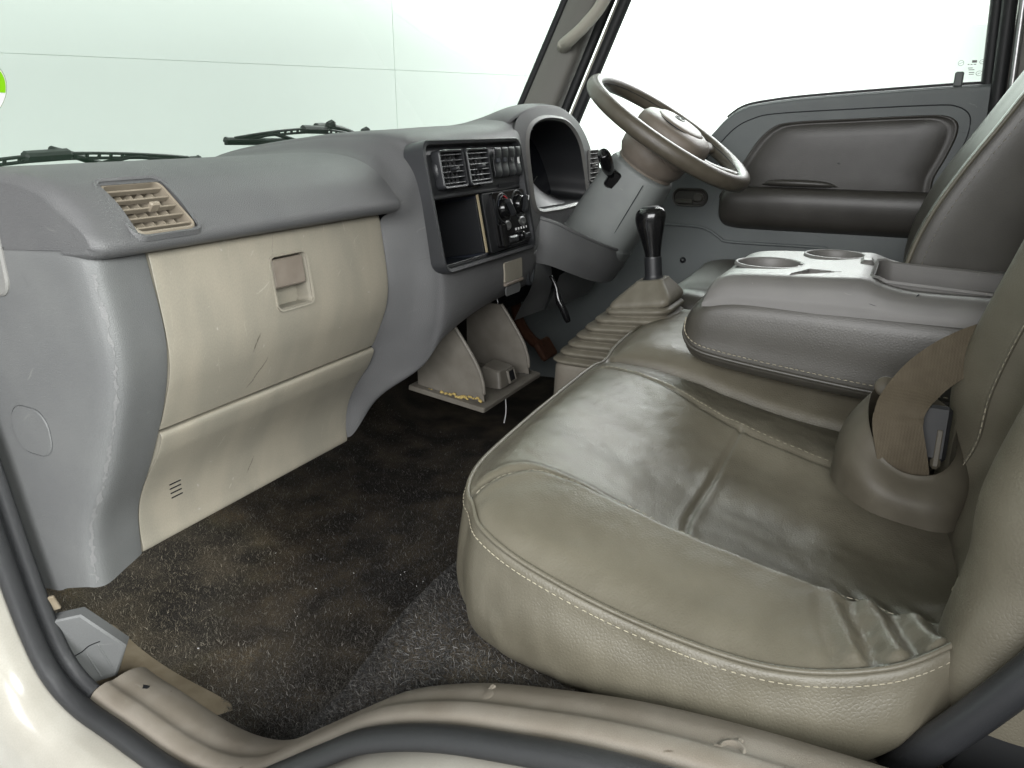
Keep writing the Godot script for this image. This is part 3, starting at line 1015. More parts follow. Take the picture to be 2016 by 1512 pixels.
	var lip := []
	var inner := []
	var mid := Vector3(1.16, 0.72, -0.69)
	for p in ringed:
		lip.append(p + (mid - p) * 0.05 + Vector3(0, 0, 0.004))
		inner.append(p + (mid - p) * 0.10 + Vector3(0, 0, -0.002))
	var deepl := []
	for p in inner:
		var q: Vector3 = p + (mid - p) * 0.10
		q.z = -0.80 - 0.25 * (p.y - 0.72)
		deepl.append(q)
	mb = MB.new()
	mb.grid([outer, ringed], true, true)
	put(mb, "instrument_surround", M.dash, hood)
	mb = MB.new()
	mb.loops([ringed, lip, inner], true)
	put(mb, "instrument_bezel", M.trim_grey, hood)
	mb = MB.new()
	mb.grid([inner, deepl], true, true)
	put(mb, "instrument_tunnel", M.satin_black, hood)
	mb = MB.new()
	var back := []
	for p in deepl:
		back.append(p)
	mb.fill(back, Vector3(0, 0.2, 1))
	put(mb, "instrument_lens", M.lens, hood)
	# fallen inner visor lying across the lower half of the opening
	mb = MB.new()
	var vrow := [[Vector3(1.0, 0.742, -0.72), Vector3(1.05, 0.722, -0.735), Vector3(1.12, 0.690, -0.75), Vector3(1.20, 0.655, -0.755), Vector3(1.31, 0.628, -0.75)], [Vector3(0.998, 0.70, -0.712), Vector3(1.05, 0.685, -0.716), Vector3(1.12, 0.665, -0.725), Vector3(1.20, 0.643, -0.73), Vector3(1.31, 0.626, -0.73)], [Vector3(0.998, 0.641, -0.69), Vector3(1.05, 0.638, -0.69), Vector3(1.12, 0.636, -0.692), Vector3(1.20, 0.633, -0.696), Vector3(1.31, 0.630, -0.70)]]
	mb.grid(fine(vrow, 6, 6), false, true)
	var vis := put(mb, "instrument_inner_panel", M.inner_panel, hood)
	mb = MB.new()
	mb.tube(smooth_path(vrow[0], 6), 0.0022, 6)
	put(mb, "panel_edge", M.gloss_black, vis)
	mb = MB.new()
	mb.box(Transform3D(Basis().rotated(Vector3.BACK, 0.5), Vector3(1.075, 0.690, -0.716)), Vector3(0.03, 0.003, 0.003), 0.001)
	put(mb, "reset_pin", M.gloss_black, vis)
	mb = MB.new()
	mb.lathe([[0.0001, 0.001], [0.006, 0.0008], [0.007, 0.0]], frame(Vector3(1.14, 0.790, -0.755), Vector3.RIGHT, Vector3(0, 0.5, 0.85)), 14, 1.0, 0.5)
	put(mb, "clip_tab", M.mark, hood)
	# driver's side vents
	var sf := frame(Vector3(1.380, 0.706, -0.7095), Vector3(1, 0, -0.02), Vector3(0.08, 1, -0.05))
	slat_vent(d, "driver_vent", sf * Transform3D(Basis(), Vector3(0, 0, 0.006)), 0.066, 0.074, 6, M.trim_grey, M.deep, 0.006)
	slat_vent(d, "driver_vent", sf * Transform3D(Basis(), Vector3(0.012, -0.082, 0.006)), 0.066, 0.05, 4, M.trim_grey, M.deep, 0.006)

	# --- below the instruments: recess, knee panel, scoop round the steering column
	mb = MB.new()
	mb.grid([[Vector3(0.945, 0.60, -0.668), Vector3(1.44, 0.60, -0.70)], [Vector3(0.945, 0.59, -0.73), Vector3(1.44, 0.59, -0.75)], [Vector3(0.945, 0.44, -0.75), Vector3(1.44, 0.44, -0.76)], [Vector3(0.945, 0.40, -0.80), Vector3(1.44, 0.40, -0.80)]], false, true)
	put(mb, "knee_recess", M.deep, d)
	mb = MB.new()
	mb.grid(fine([[Vector3(0.915, 0.600, -0.650), Vector3(0.96, 0.600, -0.655), Vector3(1.0, 0.595, -0.665)], [Vector3(0.925, 0.55, -0.645), Vector3(0.965, 0.55, -0.645), Vector3(1.02, 0.55, -0.655)], [Vector3(0.93, 0.50, -0.650), Vector3(0.975, 0.50, -0.655), Vector3(1.06, 0.49, -0.665)], [Vector3(0.94, 0.45, -0.68), Vector3(1.0, 0.445, -0.69), Vector3(1.10, 0.44, -0.69)], [Vector3(0.96, 0.415, -0.705), Vector3(1.03, 0.41, -0.71), Vector3(1.12, 0.405, -0.71)]], 5, 5), false, true)
	put(mb, "knee_panel", M.dash_low, d)
	mb = MB.new()
	mb.grid(fine([[Vector3(1.10, 0.49, -0.665), Vector3(1.25, 0.50, -0.67), Vector3(1.44, 0.50, -0.68)], [Vector3(1.11, 0.445, -0.685), Vector3(1.25, 0.44, -0.69), Vector3(1.44, 0.44, -0.70)], [Vector3(1.12, 0.405, -0.705), Vector3(1.25, 0.39, -0.72), Vector3(1.44, 0.38, -0.73)]], 4, 4), false, true)
	put(mb, "driver_knee_panel", M.dash_low, d)
	var top := [Vector3(0.918, 0.632, -0.628), Vector3(0.935, 0.622, -0.602), Vector3(0.985, 0.598, -0.578), Vector3(1.06, 0.570, -0.560), Vector3(1.14, 0.548, -0.552), Vector3(1.22, 0.536, -0.556), Vector3(1.285, 0.540, -0.572), Vector3(1.318, 0.553, -0.60), Vector3(1.325, 0.562, -0.66)]
	var r0 := []
	var r1 := []
	var r2 := []
	var r3 := []
	var r4 := []
	for i in top.size():
		var p: Vector3 = top[i]
		var inw := (Vector3(1.12, p.y, -0.68) - p).normalized()
		r0.append(p + inw * 0.010 + Vector3(0, -0.05, -0.02))
		r1.append(p + inw * 0.006 + Vector3(0, -0.001, 0))
		r2.append(p + Vector3(0, -0.003, 0))
		r3.append(p + inw * 0.004 + Vector3(0, -0.045 + 0.015 * i / 8.0, -0.004))
		r4.append(p + inw * 0.018 + Vector3(0, -0.088 + 0.03 * i / 8.0, -0.014))
	mb = MB.new()
	mb.grid(fine([r0, r1, r2, r3, r4], 4, 5), false, false)
	var sc := put(mb, "column_scoop", M.dash_low, d)
	mb = MB.new()
	mb.tube(smooth_path(top, 6), 0.0028, 8)
	put(mb, "scoop_lip", M.dash_low, sc)

	# --- ashtray flap, lighter socket, round plug under the radio
	var af := frame(Vector3(0.803, 0.541, -0.6275), Vector3.RIGHT, Vector3(0, 1, -0.02))
	mb = MB.new()
	mb.prism(moved(rr(0.070, 0.036, 0.004), Vector2(0, 0.011)), af, 0.0028, 0.001)
	var ash := put(mb, "ashtray_flap", M.glove, d)
	mb = MB.new()
	mb.prism(moved(rr(0.070, 0.006, 0.002), Vector2(0.0, -0.0100)), af, 0.0055, 0.0015)
	put(mb, "flap_lip", M.latch, ash)
	mb = MB.new()
	mb.prism(moved(rr(0.058, 0.018, 0.007), Vector2(0.0, -0.0235)), af, 0.0014, 0.0008)
	put(mb, "finger_recess", M.dash_low, ash)
	var rf := frame(Vector3(0.893, 0.535, -0.635), Vector3(1, 0, -0.1), Vector3(0, 1, 0))
	mb = MB.new()
	mb.lathe([[0.004, -0.008], [0.0145, -0.008], [0.0165, 0.001], [0.020, 0.0025], [0.022, 0.001], [0.0225, -0.006]], rf, 28, 0.75, 1.25)
	put(mb, "socket", M.dash_line, d)
	rf = frame(Vector3(0.944, 0.553, -0.648), Vector3(1, 0, -0.35), Vector3(0, 1, 0))
	mb = MB.new()
	mb.lathe([[0.0001, 0.016], [0.007, 0.0155], [0.010, 0.013], [0.0108, 0.006], [0.0112, -0.004]], rf, 24)
	put(mb, "round_button", M.gloss_black, d)
	mb = MB.new()
	mb.lathe([[0.0112, 0.0], [0.0150, 0.002], [0.0165, -0.004]], rf, 24)
	put(mb, "button_collar", M.dash_low, d)

	drop_drawer(d)

func centre_stack(d: Node, f: Transform3D) -> void:
	var mb := MB.new()
	# black bezel with two openings: outer frame, upper field, lower frame
	var o0 := rr(0.318, 0.196, 0.018)
	o0 = moved(o0, Vector2(-0.001, 0.003))
	var g := func(w: float, h: float, r: float, z: float) -> Array:
		return on(f, moved(rr(w, h, r, 5), Vector2(-0.001, 0.003)), z)
	mb.loops([g.call(0.322, 0.200, 0.020, -0.032), g.call(0.322, 0.200, 0.020, 0.0030), g.call(0.318, 0.196, 0.018, 0.0045), g.call(0.308, 0.186, 0.014, 0.0030), g.call(0.304, 0.182, 0.012, -0.010)])
	var bz := put(mb, "radio_bezel", M.black, d)
	# upper field carrying vents and switches: curved forward a little
	var rows := []
	for y in [0.096, 0.085, 0.06, 0.03, 0.022, 0.015]:
		var z: float = -0.004 - 4.0 * (y - 0.05) * (y - 0.05)
		rows.append([f * Vector3(-0.154, y, z - 0.004), f * Vector3(-0.145, y, z), f * Vector3(0, y, z), f * Vector3(0.145, y, z), f * Vector3(0.153, y, z - 0.004)])
	rows.append([f * Vector3(-0.154, 0.014, -0.03), f * Vector3(-0.145, 0.014, -0.03), f * Vector3(0, 0.014, -0.03), f * Vector3(0.145, 0.014, -0.03), f * Vector3(0.153, 0.014, -0.03)])
	mb = MB.new()
	mb.grid(fine(rows, 4, 5), false, true)
	put(mb, "upper_field", M.black, bz)
	for x in [-0.0955, -0.0135]:
		slat_vent(bz, "centre_vent", f * Transform3D(Basis(), Vector3(x, 0.0575, 0.0085)), 0.073, 0.058, 6, M.black, M.deep, 0.006)
		mb = MB.new()
		mb.lathe([[0.030, -0.014], [0.0375, -0.010], [0.039, -0.001], [0.036, 0.004]], f * Transform3D(Basis(), Vector3(x, 0.0575, 0.0)), 28, 1.03, 0.86)
		put(mb, "vent_cup", M.black, bz)
	# four rocker switches
	var sx := [0.0575, 0.0835, 0.1085, 0.1335]
	for k in 4:
		mb = MB.new()
		var prof := []
		var wd := 0.0225 if k < 3 else 0.018
		for q in [[-0.024, -0.002], [-0.0235, 0.003], [-0.016, 0.0062], [0.0, 0.0058], [0.012, 0.0095], [0.0235, 0.0105], [0.0245, 0.006], [0.0248, -0.002]]:
			prof.append([f * Vector3(sx[k] - wd / 2, 0.061 + q[0], q[1] - 0.003), f * Vector3(sx[k] - wd / 2 + 0.0012, 0.061 + q[0], q[1]), f * Vector3(sx[k] + wd / 2 - 0.0012, 0.061 + q[0], q[1]), f * Vector3(sx[k] + wd / 2, 0.061 + q[0], q[1] - 0.003)])
		mb.grid(fine(prof, 3, 1), false, false)
		var sw := put(mb, "rocker_switch", M.black, bz)
		mb = MB.new()
		if k < 3:
			mb.prism(rr(0.012, 0.010, 0.001, 2), f * Transform3D(Basis(), Vector3(sx[k], 0.066, 0.0068)), 0.0012, 0.0003)
			put(mb, "switch_window", M.navy if k < 2 else M.black, sw)
		else:
			mb.prism(rr(0.006, 0.013, 0.001, 2), f * Transform3D(Basis(), Vector3(sx[k], 0.063, 0.0065)), 0.0012, 0.0003)
			mb.box(f * Transform3D(Basis(), Vector3(sx[k] + 0.002, 0.058, 0.0072)), Vector3(0.004, 0.003, 0.001), 0.0)
			put(mb, "pump_symbol", M.mark, sw)
	mb = MB.new()
	mb.prism(moved(rr(0.061, 0.0062, 0.001, 2), Vector2(0.097, 0.0232)), f * Transform3D(Basis(), Vector3(0, 0, -0.0058)), 0.0006)
	put(mb, "card_slot", M.deep, bz)
	# radio bay: an open box, its side wall, a tan cardboard edge
	var bay := []
	bay.append([-0.152, 0.013, -0.009, -0.086])
	mb = MB.new()
	var a := [f * Vector3(-0.152, -0.088, -0.008), f * Vector3(-0.007, -0.088, -0.008), f * Vector3(-0.007, 0.014, -0.008), f * Vector3(-0.152, 0.014, -0.008)]
	var b := [f * Vector3(-0.145, -0.080, -0.15), f * Vector3(-0.007, -0.080, -0.15), f * Vector3(-0.007, 0.012, -0.15), f * Vector3(-0.145, 0.012, -0.15)]
	for i in 4:
		mb.quad(a[i], b[i], b[(i + 1) % 4], a[(i + 1) % 4])
	mb.quad(b[0], b[1], b[2], b[3])
	var rb := put(mb, "radio_bay", M.navy, bz)
	mb = MB.new()
	mb.box(f * Transform3D(Basis(), Vector3(-0.0115, -0.034, -0.006)), Vector3(0.0042, 0.096, 0.003), 0.0003)
	put(mb, "tan_edge_strip", M.tan_strip, rb)
	mb = MB.new()
	mb.box(f * Transform3D(Basis(), Vector3(-0.012, -0.036, -0.07)), Vector3(0.004, 0.09, 0.12), 0.0005)
	put(mb, "bay_divider", M.satin_black, rb)
	mb = MB.new()
	mb.box(f * Transform3D(Basis(), Vector3(-0.085, -0.0845, -0.006)), Vector3(0.135, 0.0016, 0.006), 0.0004)
	put(mb, "bay_lip", M.black, rb)
	# heater panel
	mb = MB.new()
	mb.prism(moved(rr(0.146, 0.100, 0.004), Vector2(0.077, -0.036)), f * Transform3D(Basis(), Vector3(0, 0, -0.010)), 0.004, 0.001)
	var hp := put(mb, "heater_panel", M.satin_black, bz)
	mb = MB.new()
	var hf := f * Transform3D(Basis(), Vector3(0, 0, -0.006))
	mb.prism(moved(rr(0.118, 0.094, 0.005), Vector2(0.088, -0.034)), hf, 0.006, 0.0015)
	put(mb, "heater_face", M.gloss_black, hp)
	hf = f * Transform3D(Basis(), Vector3(0, 0, 0.0))
	for q in [[0.0615, -0.016, 0.024], [0.1195, -0.014, 0.023]]:
		var kf := hf * Transform3D(Basis(), Vector3(q[0], q[1], 0.0))
		mb = MB.new()
		mb.lathe([[q[2] + 0.003, 0.0], [q[2] + 0.002, 0.0012], [q[2], 0.0014], [q[2] - 0.001, -0.002]], kf, 32)
		put(mb, "dial_ring", M.satin_black, hp)
		mb = MB.new()
		mb.lathe([[0.0001, 0.012], [0.012, 0.0115], [0.0155, 0.009], [0.017, 0.0]], kf, 28)
		var kn := put(mb, "dial_knob", M.gloss_black, hp)
		mb = MB.new()
		mb.box(kf * Transform3D(Basis().rotated(Vector3.BACK, 0.5 if q[0] < 0.1 else -0.5), Vector3(0, 0, 0.014)), Vector3(0.009, 0.032, 0.012), 0.003)
		put(mb, "knob_grip", M.satin_black, kn)
		mb = MB.new()
		mb.box(kf * Transform3D(Basis().rotated(Vector3.BACK, 0.5 if q[0] < 0.1 else -0.5), Vector3(0, 0, 0.0203)) * Transform3D(Basis(), Vector3(0, 0.010, 0)), Vector3(0.0016, 0.009, 0.0006), 0.0)
		put(mb, "pointer", M.mark, kn)
		# pale reflector bowl below each dial
		mb = MB.new()
		mb.lathe([[0.0001, 0.0012], [0.009, 0.0030], [0.0125, 0.0012], [0.0135, 0.0]], hf * Transform3D(Basis(), Vector3(q[0] + 0.004, q[1] - 0.030, 0.0)), 24, 1.0, 0.62)
		put(mb, "dial_window", M.metal, hp)
	# red-to-blue temperature arc round the first dial
	for part in [[0.15, 1.35, "red"], [1.5, 2.9, "navy"]]:
		mb = MB.new()
		var arc := []
		for i in 9:
			var t: float = lerpf(part[0], part[1], i / 8.0)
			arc.append(hf * Vector3(0.0615 + cos(t) * 0.0212, -0.016 + sin(t) * 0.0212, 0.0018))
		mb.tube(arc, 0.0011, 6)
		put(mb, "temperature_arc", M[part[2]], hp)
	# printed fan marks
	mb = MB.new()
	for k in 5:
		mb.box(hf * Transform3D(Basis(), Vector3(0.094 + k * 0.0105, -0.0555, 0.0004)), Vector3(0.0045 - 0.0006 * k, 0.004, 0.0008), 0.0)
	put(mb, "fan_marks", M.mark, hp)
	# slide lever at the left, button and small knob at the foot
	mb = MB.new()
	mb.box(hf * Transform3D(Basis(), Vector3(0.0395, -0.060, 0.004)), Vector3(0.017, 0.044, 0.012), 0.004)
	put(mb, "recirculation_lever", M.gloss_black, hp)
	mb = MB.new()
	mb.prism(moved(rr(0.007, 0.045, 0.0034), Vector2(0.030, -0.020)), hf, 0.0015, 0.0005)
	put(mb, "lever_track", M.deep, hp)
	mb = MB.new()
	mb.box(hf * Transform3D(Basis(), Vector3(0.071, -0.0715, 0.003)), Vector3(0.034, 0.013, 0.010), 0.003)
	put(mb, "push_button", M.satin_black, hp)
	mb = MB.new()
	mb.lathe([[0.0001, 0.011], [0.006, 0.0105], [0.0078, 0.008], [0.0085, 0.0]], hf * Transform3D(Basis(), Vector3(0.105, -0.069, 0)), 20)
	put(mb, "small_knob", M.gloss_black, hp)
	mb = MB.new()
	mb.box(hf * Transform3D(Basis(), Vector3(0.131, -0.0715, 0.0012)), Vector3(0.026, 0.009, 0.003), 0.001)
	put(mb, "blank_cover", M.satin_black, hp)

func drop_drawer(d: Node) -> void:
	# the lower compartment hangs open: floor plate, two quarter-round cheeks, catch box
	var o := Vector3(0.64, 0.350, -0.615)
	var mb := MB.new()
	var plate := frame(Vector3(0.752, 0.347, -0.675), Vector3.RIGHT, Vector3(0, 0.12, -1))
	mb.prism(rr(0.225, 0.155, 0.004, 3), plate, 0.008, 0.0015)
	var dr := put(mb, "open_drawer", M.drawer, d)
	for x in [0.655, 0.828]:
		mb = MB.new()
		var cf := frame(Vector3(x, 0.352, -0.605), Vector3(0, 0, -1), Vector3(0, 1, 0))
		var ol := PackedVector2Array()
		ol.append(Vector2(0.0, 0.0))
		for p in smooth_path([Vector3(0.002, 0.012, 0), Vector3(0.004, 0.032, 0), Vector3(0.014, 0.060, 0), Vector3(0.034, 0.092, 0), Vector3(0.06, 0.128, 0)], 5):
			ol.append(Vector2(p.x, p.y))
		ol.append(Vector2(0.135, 0.128))
		ol.append(Vector2(0.135, 0.0))
		mb.prism(ol, cf, 0.004 if x < 0.7 else 0.004, 0.0006)
		var ch := put(mb, "drawer_cheek", M.drawer, dr)
		mb = MB.new()
		var rim := []
		for i in range(1, ol.size() - 2):
			rim.append(cf * Vector3(ol[i].x, ol[i].y, 0.002))
		mb.tube(rim, 0.0034, 8)
		put(mb, "cheek_rim", M.drawer, ch)
		if x < 0.7:
			mb = MB.new()
			for k in 26:
				mb.box(Transform3D(Basis().rotated(Vector3.UP, rng.randf()).rotated(Vector3.RIGHT, rng.randf()), Vector3(x - 0.0035 + rng.randf_range(-0.001, 0.001), 0.3555 + rng.randf_range(-0.0025, 0.0025), -0.612 - k * 0.0042)), Vector3(0.004, 0.0035, 0.006) * rng.randf_range(0.6, 1.3), 0.001)
			put(mb, "crumbled_foam", M.foam, ch)
	mb = MB.new()
	var cb := Transform3D(Basis(), Vector3(0.757, 0.352, -0.634))
	var lo := []
	var hi := []
	var hi2 := []
	for p in rr(0.066, 0.046, 0.006, 4):
		lo.append(cb * Vector3(p.x, 0.0, p.y))
		hi.append(cb * Vector3(p.x * 0.80, 0.030 - p.y * 0.12, p.y * 0.84 - 0.002))
		hi2.append(cb * Vector3(p.x * 0.70, 0.033 - p.y * 0.12, p.y * 0.74 - 0.002))
	mb.loops([lo, hi, hi2], false)
	mb.fill(hi2, Vector3(0, 1, 0.12))
	var bx := put(mb, "catch_box", M.drawer, dr)
	mb = MB.new()
	mb.prism(rr(0.022, 0.019, 0.001, 2), frame(Vector3(0.768, 0.3655, -0.6135), Vector3(1, 0, -0.05), Vector3(0, 1, -0.25)), 0.0025, 0.0)
	put(mb, "catch_window", M.deep, bx)
	mb = MB.new()
	mb.loops([on(frame(Vector3(0.768, 0.3655, -0.6135), Vector3(1, 0, -0.05), Vector3(0, 1, -0.25)), rr(0.028, 0.025, 0.002, 2), 0.0), on(frame(Vector3(0.768, 0.3655, -0.6135), Vector3(1, 0, -0.05), Vector3(0, 1, -0.25)), rr(0.027, 0.024, 0.002, 2), 0.0042), on(frame(Vector3(0.768, 0.3655, -0.6135), Vector3(1, 0, -0.05), Vector3(0, 1, -0.25)), rr(0.022, 0.019, 0.001, 2), 0.0042), on(frame(Vector3(0.768, 0.3655, -0.6135), Vector3(1, 0, -0.05), Vector3(0, 1, -0.25)), rr(0.022, 0.019, 0.001, 2), 0.0)])
	put(mb, "catch_rim", M.drawer, bx)
	mb = MB.new()
	mb.tube(smooth_path([Vector3(0.70, 0.40, -0.70), Vector3(0.70, 0.408, -0.655), Vector3(0.70, 0.403, -0.645), Vector3(0.70, 0.37, -0.645)], 4), 0.0016, 6)
	put(mb, "wire_clip", M.metal, dr)

# ---------------------------------------------------------------- steering
func column_and_wheel() -> void:
	var n := Vector3(0, 0.8387, 0.5446)
	var w := Vector3(1.2007, 0.786, -0.471)
	var f := frame(w, Vector3.RIGHT, n.cross(Vector3.RIGHT))   # z along the column, towards the driver
	var col := thing("steering_column", "grey plastic steering column shroud with black stalk below the wheel", "steering column", w - n * 0.34)
	var mb := MB.new()
	var rows := []
	for q in [[-0.33, 0.070, 0.066], [-0.30, 0.080, 0.074], [-0.22, 0.0805, 0.075], [-0.14, 0.077, 0.072], [-0.095, 0.073, 0.068], [-0.088, 0.069, 0.064], [-0.086, 0.05, 0.05]]:
		var row := []
		for j in 40:
			var a := TAU * j / 40
			var sq := 1.0 / pow(pow(absf(cos(a)), 3.0) + pow(absf(sin(a)), 3.0), 1.0 / 3.0)
			row.append(f * Vector3(cos(a) * sq * q[1], sin(a) * sq * q[2], q[0]))
		rows.append(row)
	mb.grid(rows, true, true)
	var sh := put(mb, "shroud", M.column, col)
	# seam between the two halves and the step near the foot
	mb = MB.new()
	var seam := []
	for i in 14:
		var t := i / 13.0
		var a := lerpf(3.72, 3.60, t)
		var sq := 1.0 / pow(pow(absf(cos(a)), 3.0) + pow(absf(sin(a)), 3.0), 1.0 / 3.0)
		seam.append(f * Vector3(cos(a) * sq * 0.0792, sin(a) * sq * 0.0738, lerpf(-0.285, -0.10, t)))
	mb.tube(seam, 0.0009, 5)
	put(mb, "seam", M.dash_line, sh)
	mb = MB.new()
	rows = []
	for q in [[-0.345, 0.079, 0.073], [-0.272, 0.0825, 0.077], [-0.268, 0.0820, 0.0765], [-0.267, 0.079, 0.073]]:
		var row := []
		for j in 40:
			var a := TAU * j / 40
			var sq := 1.0 / pow(pow(absf(cos(a)), 3.0) + pow(absf(sin(a)), 3.0), 1.0 / 3.0)
			row.append(f * Vector3(cos(a) * sq * q[1], sin(a) * sq * q[2], q[0] + 0.022 * cos(a + 2.4)))
		rows.append(row)
	mb.grid(rows, true, true)
	put(mb, "shroud_foot", M.column, col)
	# neck ring and stalk with its slot
	mb = MB.new()
	mb.lathe([[0.060, -0.092], [0.064, -0.084], [0.063, -0.074], [0.058, -0.070], [0.055, -0.066]], f, 36)
	put(mb, "neck_ring", M.hub, col)
	mb = MB.new()
	mb.box(f * Transform3D(Basis().rotated(Vector3.BACK, 0.45), Vector3(-0.066, 0.028, -0.128)), Vector3(0.03, 0.026, 0.038), 0.004)
	put(mb, "stalk_slot", M.gloss_black, col)
	mb = MB.new()
	mb.tube(smooth_path([f * Vector3(-0.060, 0.026, -0.126), f * Vector3(-0.085, 0.034, -0.118), f * Vector3(-0.100, 0.040, -0.108), f * Vector3(-0.120, 0.050, -0.092), f * Vector3(-0.135, 0.056, -0.082)], 4), [0.008, 0.008, 0.0075, 0.0075, 0.008, 0.0095, 0.011, 0.0118, 0.0125, 0.013, 0.0132, 0.0134, 0.0134, 0.0132, 0.0128, 0.012, 0.010], 14)
	put(mb, "stalk", M.gloss_black, col)

	var wh := thing("steering_wheel", "brown-grey vinyl steering wheel with padded hub and oval emblem", "steering wheel", w)
	mb = MB.new()
	var path := []
	for i in 96:
		var a := TAU * i / 96
		path.append(f * Vector3(cos(a) * 0.1805, sin(a) * 0.1805, 0))
	mb.ring(path, 0.0150, 18, n, 1.12)
	put(mb, "rim", M.wheel, wh)
	# finger grooves under the rim show as a seam line
	mb = MB.new()
	path = []
	for i in 96:
		var a := TAU * i / 96
		path.append(f * Vector3(cos(a) * 0.1664, sin(a) * 0.1664, 0.0056))
	mb.ring(path, 0.0009, 6, n)
	put(mb, "rim_seam", M.dash_line, wh)
	# hub: a padded cover with a round lid
	mb = MB.new()
	rows = []
	for q in [[0.050, -0.062], [0.060, -0.050], [0.070, -0.032], [0.078, -0.014], [0.0795, -0.002], [0.077, 0.010], [0.070, 0.019], [0.055, 0.0245], [0.035, 0.027], [0.0001, 0.028]]:
		var row := []
		for j in 48:
			var a := TAU * j / 48
			var sq := 1.0 / pow(pow(absf(cos(a)), 2.6) + pow(absf(sin(a)), 2.6), 1.0 / 2.6)
			row.append(f * Vector3(cos(a) * sq * q[0] * 1.02, sin(a) * sq * q[0] * 1.0 - 0.012, q[1]))
		rows.append(row)
	mb.grid(rows, true, true)
	var hub := put(mb, "hub", M.hub, wh)
	mb = MB.new()
	mb.lathe([[0.0001, 0.0325], [0.030, 0.0318], [0.050, 0.029], [0.0565, 0.0255], [0.057, 0.020]], f * Transform3D(Basis(), Vector3(0, -0.012, 0)), 44, 1.06, 0.92)
	put(mb, "horn_pad", M.hub, hub)
	mb = MB.new()
	path = []
	for i in 56:
		var a := TAU * i / 56
		path.append(f * Vector3(cos(a) * 0.0585 * 1.06, sin(a) * 0.0585 * 0.92 - 0.012, 0.0235))
	mb.ring(path, 0.0013, 6, n)
	put(mb, "pad_gap", M.dash_line, hub)
	# oval emblem: a raised oval with a slanted bar pair
	mb = MB.new()
	path = []
	for i in 32:
		var a := TAU * i / 32
		path.append(f * Vector3(cos(a) * 0.0195, sin(a) * 0.0105 - 0.004, 0.0326))
	mb.ring(path, 0.0011, 6, n)
	for s in [-1, 1]:
		mb.box(f * Transform3D(Basis().rotated(Vector3.BACK, -0.35), Vector3(0.0065 * s, -0.004, 0.0326)), Vector3(0.0022, 0.014, 0.0016), 0.0004)
	mb.box(f * Transform3D(Basis().rotated(Vector3.BACK, 0.25), Vector3(0, -0.004, 0.0326)), Vector3(0.012, 0.0022, 0.0016), 0.0004)
	put(mb, "emblem", M.column, hub)
	# spokes left, right and two at the bottom
	for q in [[3.45, 0.024], [-0.31, 0.024], [-1.95, 0.017], [-1.19, 0.017]]:
		var a: float = q[0]
		var wd: float = q[1]
		var dir := Vector3(cos(a), sin(a), 0)
		var sd := Vector3(-sin(a), cos(a), 0)
		rows = []
		for s in [[0.055, -0.020, 1.25, 0.016], [0.085, -0.020, 1.0, 0.012], [0.12, -0.014, 0.85, 0.010], [0.15, -0.006, 0.85, 0.009], [0.178, 0.0, 1.0, 0.009]]:
			var row := []
			for j in 14:
				var b := TAU * j / 14
				row.append(f * (dir * s[0] + sd * cos(b) * wd * s[2] + Vector3(0, -0.006, s[1] + sin(b) * s[3])))
			rows.append(row)
		mb = MB.new()
		mb.grid(fine(rows, 4, 1), true, true)
		put(mb, "spoke", M.wheel, wh)
	# lower cover behind the hub, above the column
	mb = MB.new()
	mb.lathe([[0.052, -0.088], [0.062, -0.082], [0.072, -0.066], [0.074, -0.048], [0.070, -0.036], [0.06, -0.03]], f, 40, 1.05, 1.0)
	put(mb, "back_cover", M.hub, wh)

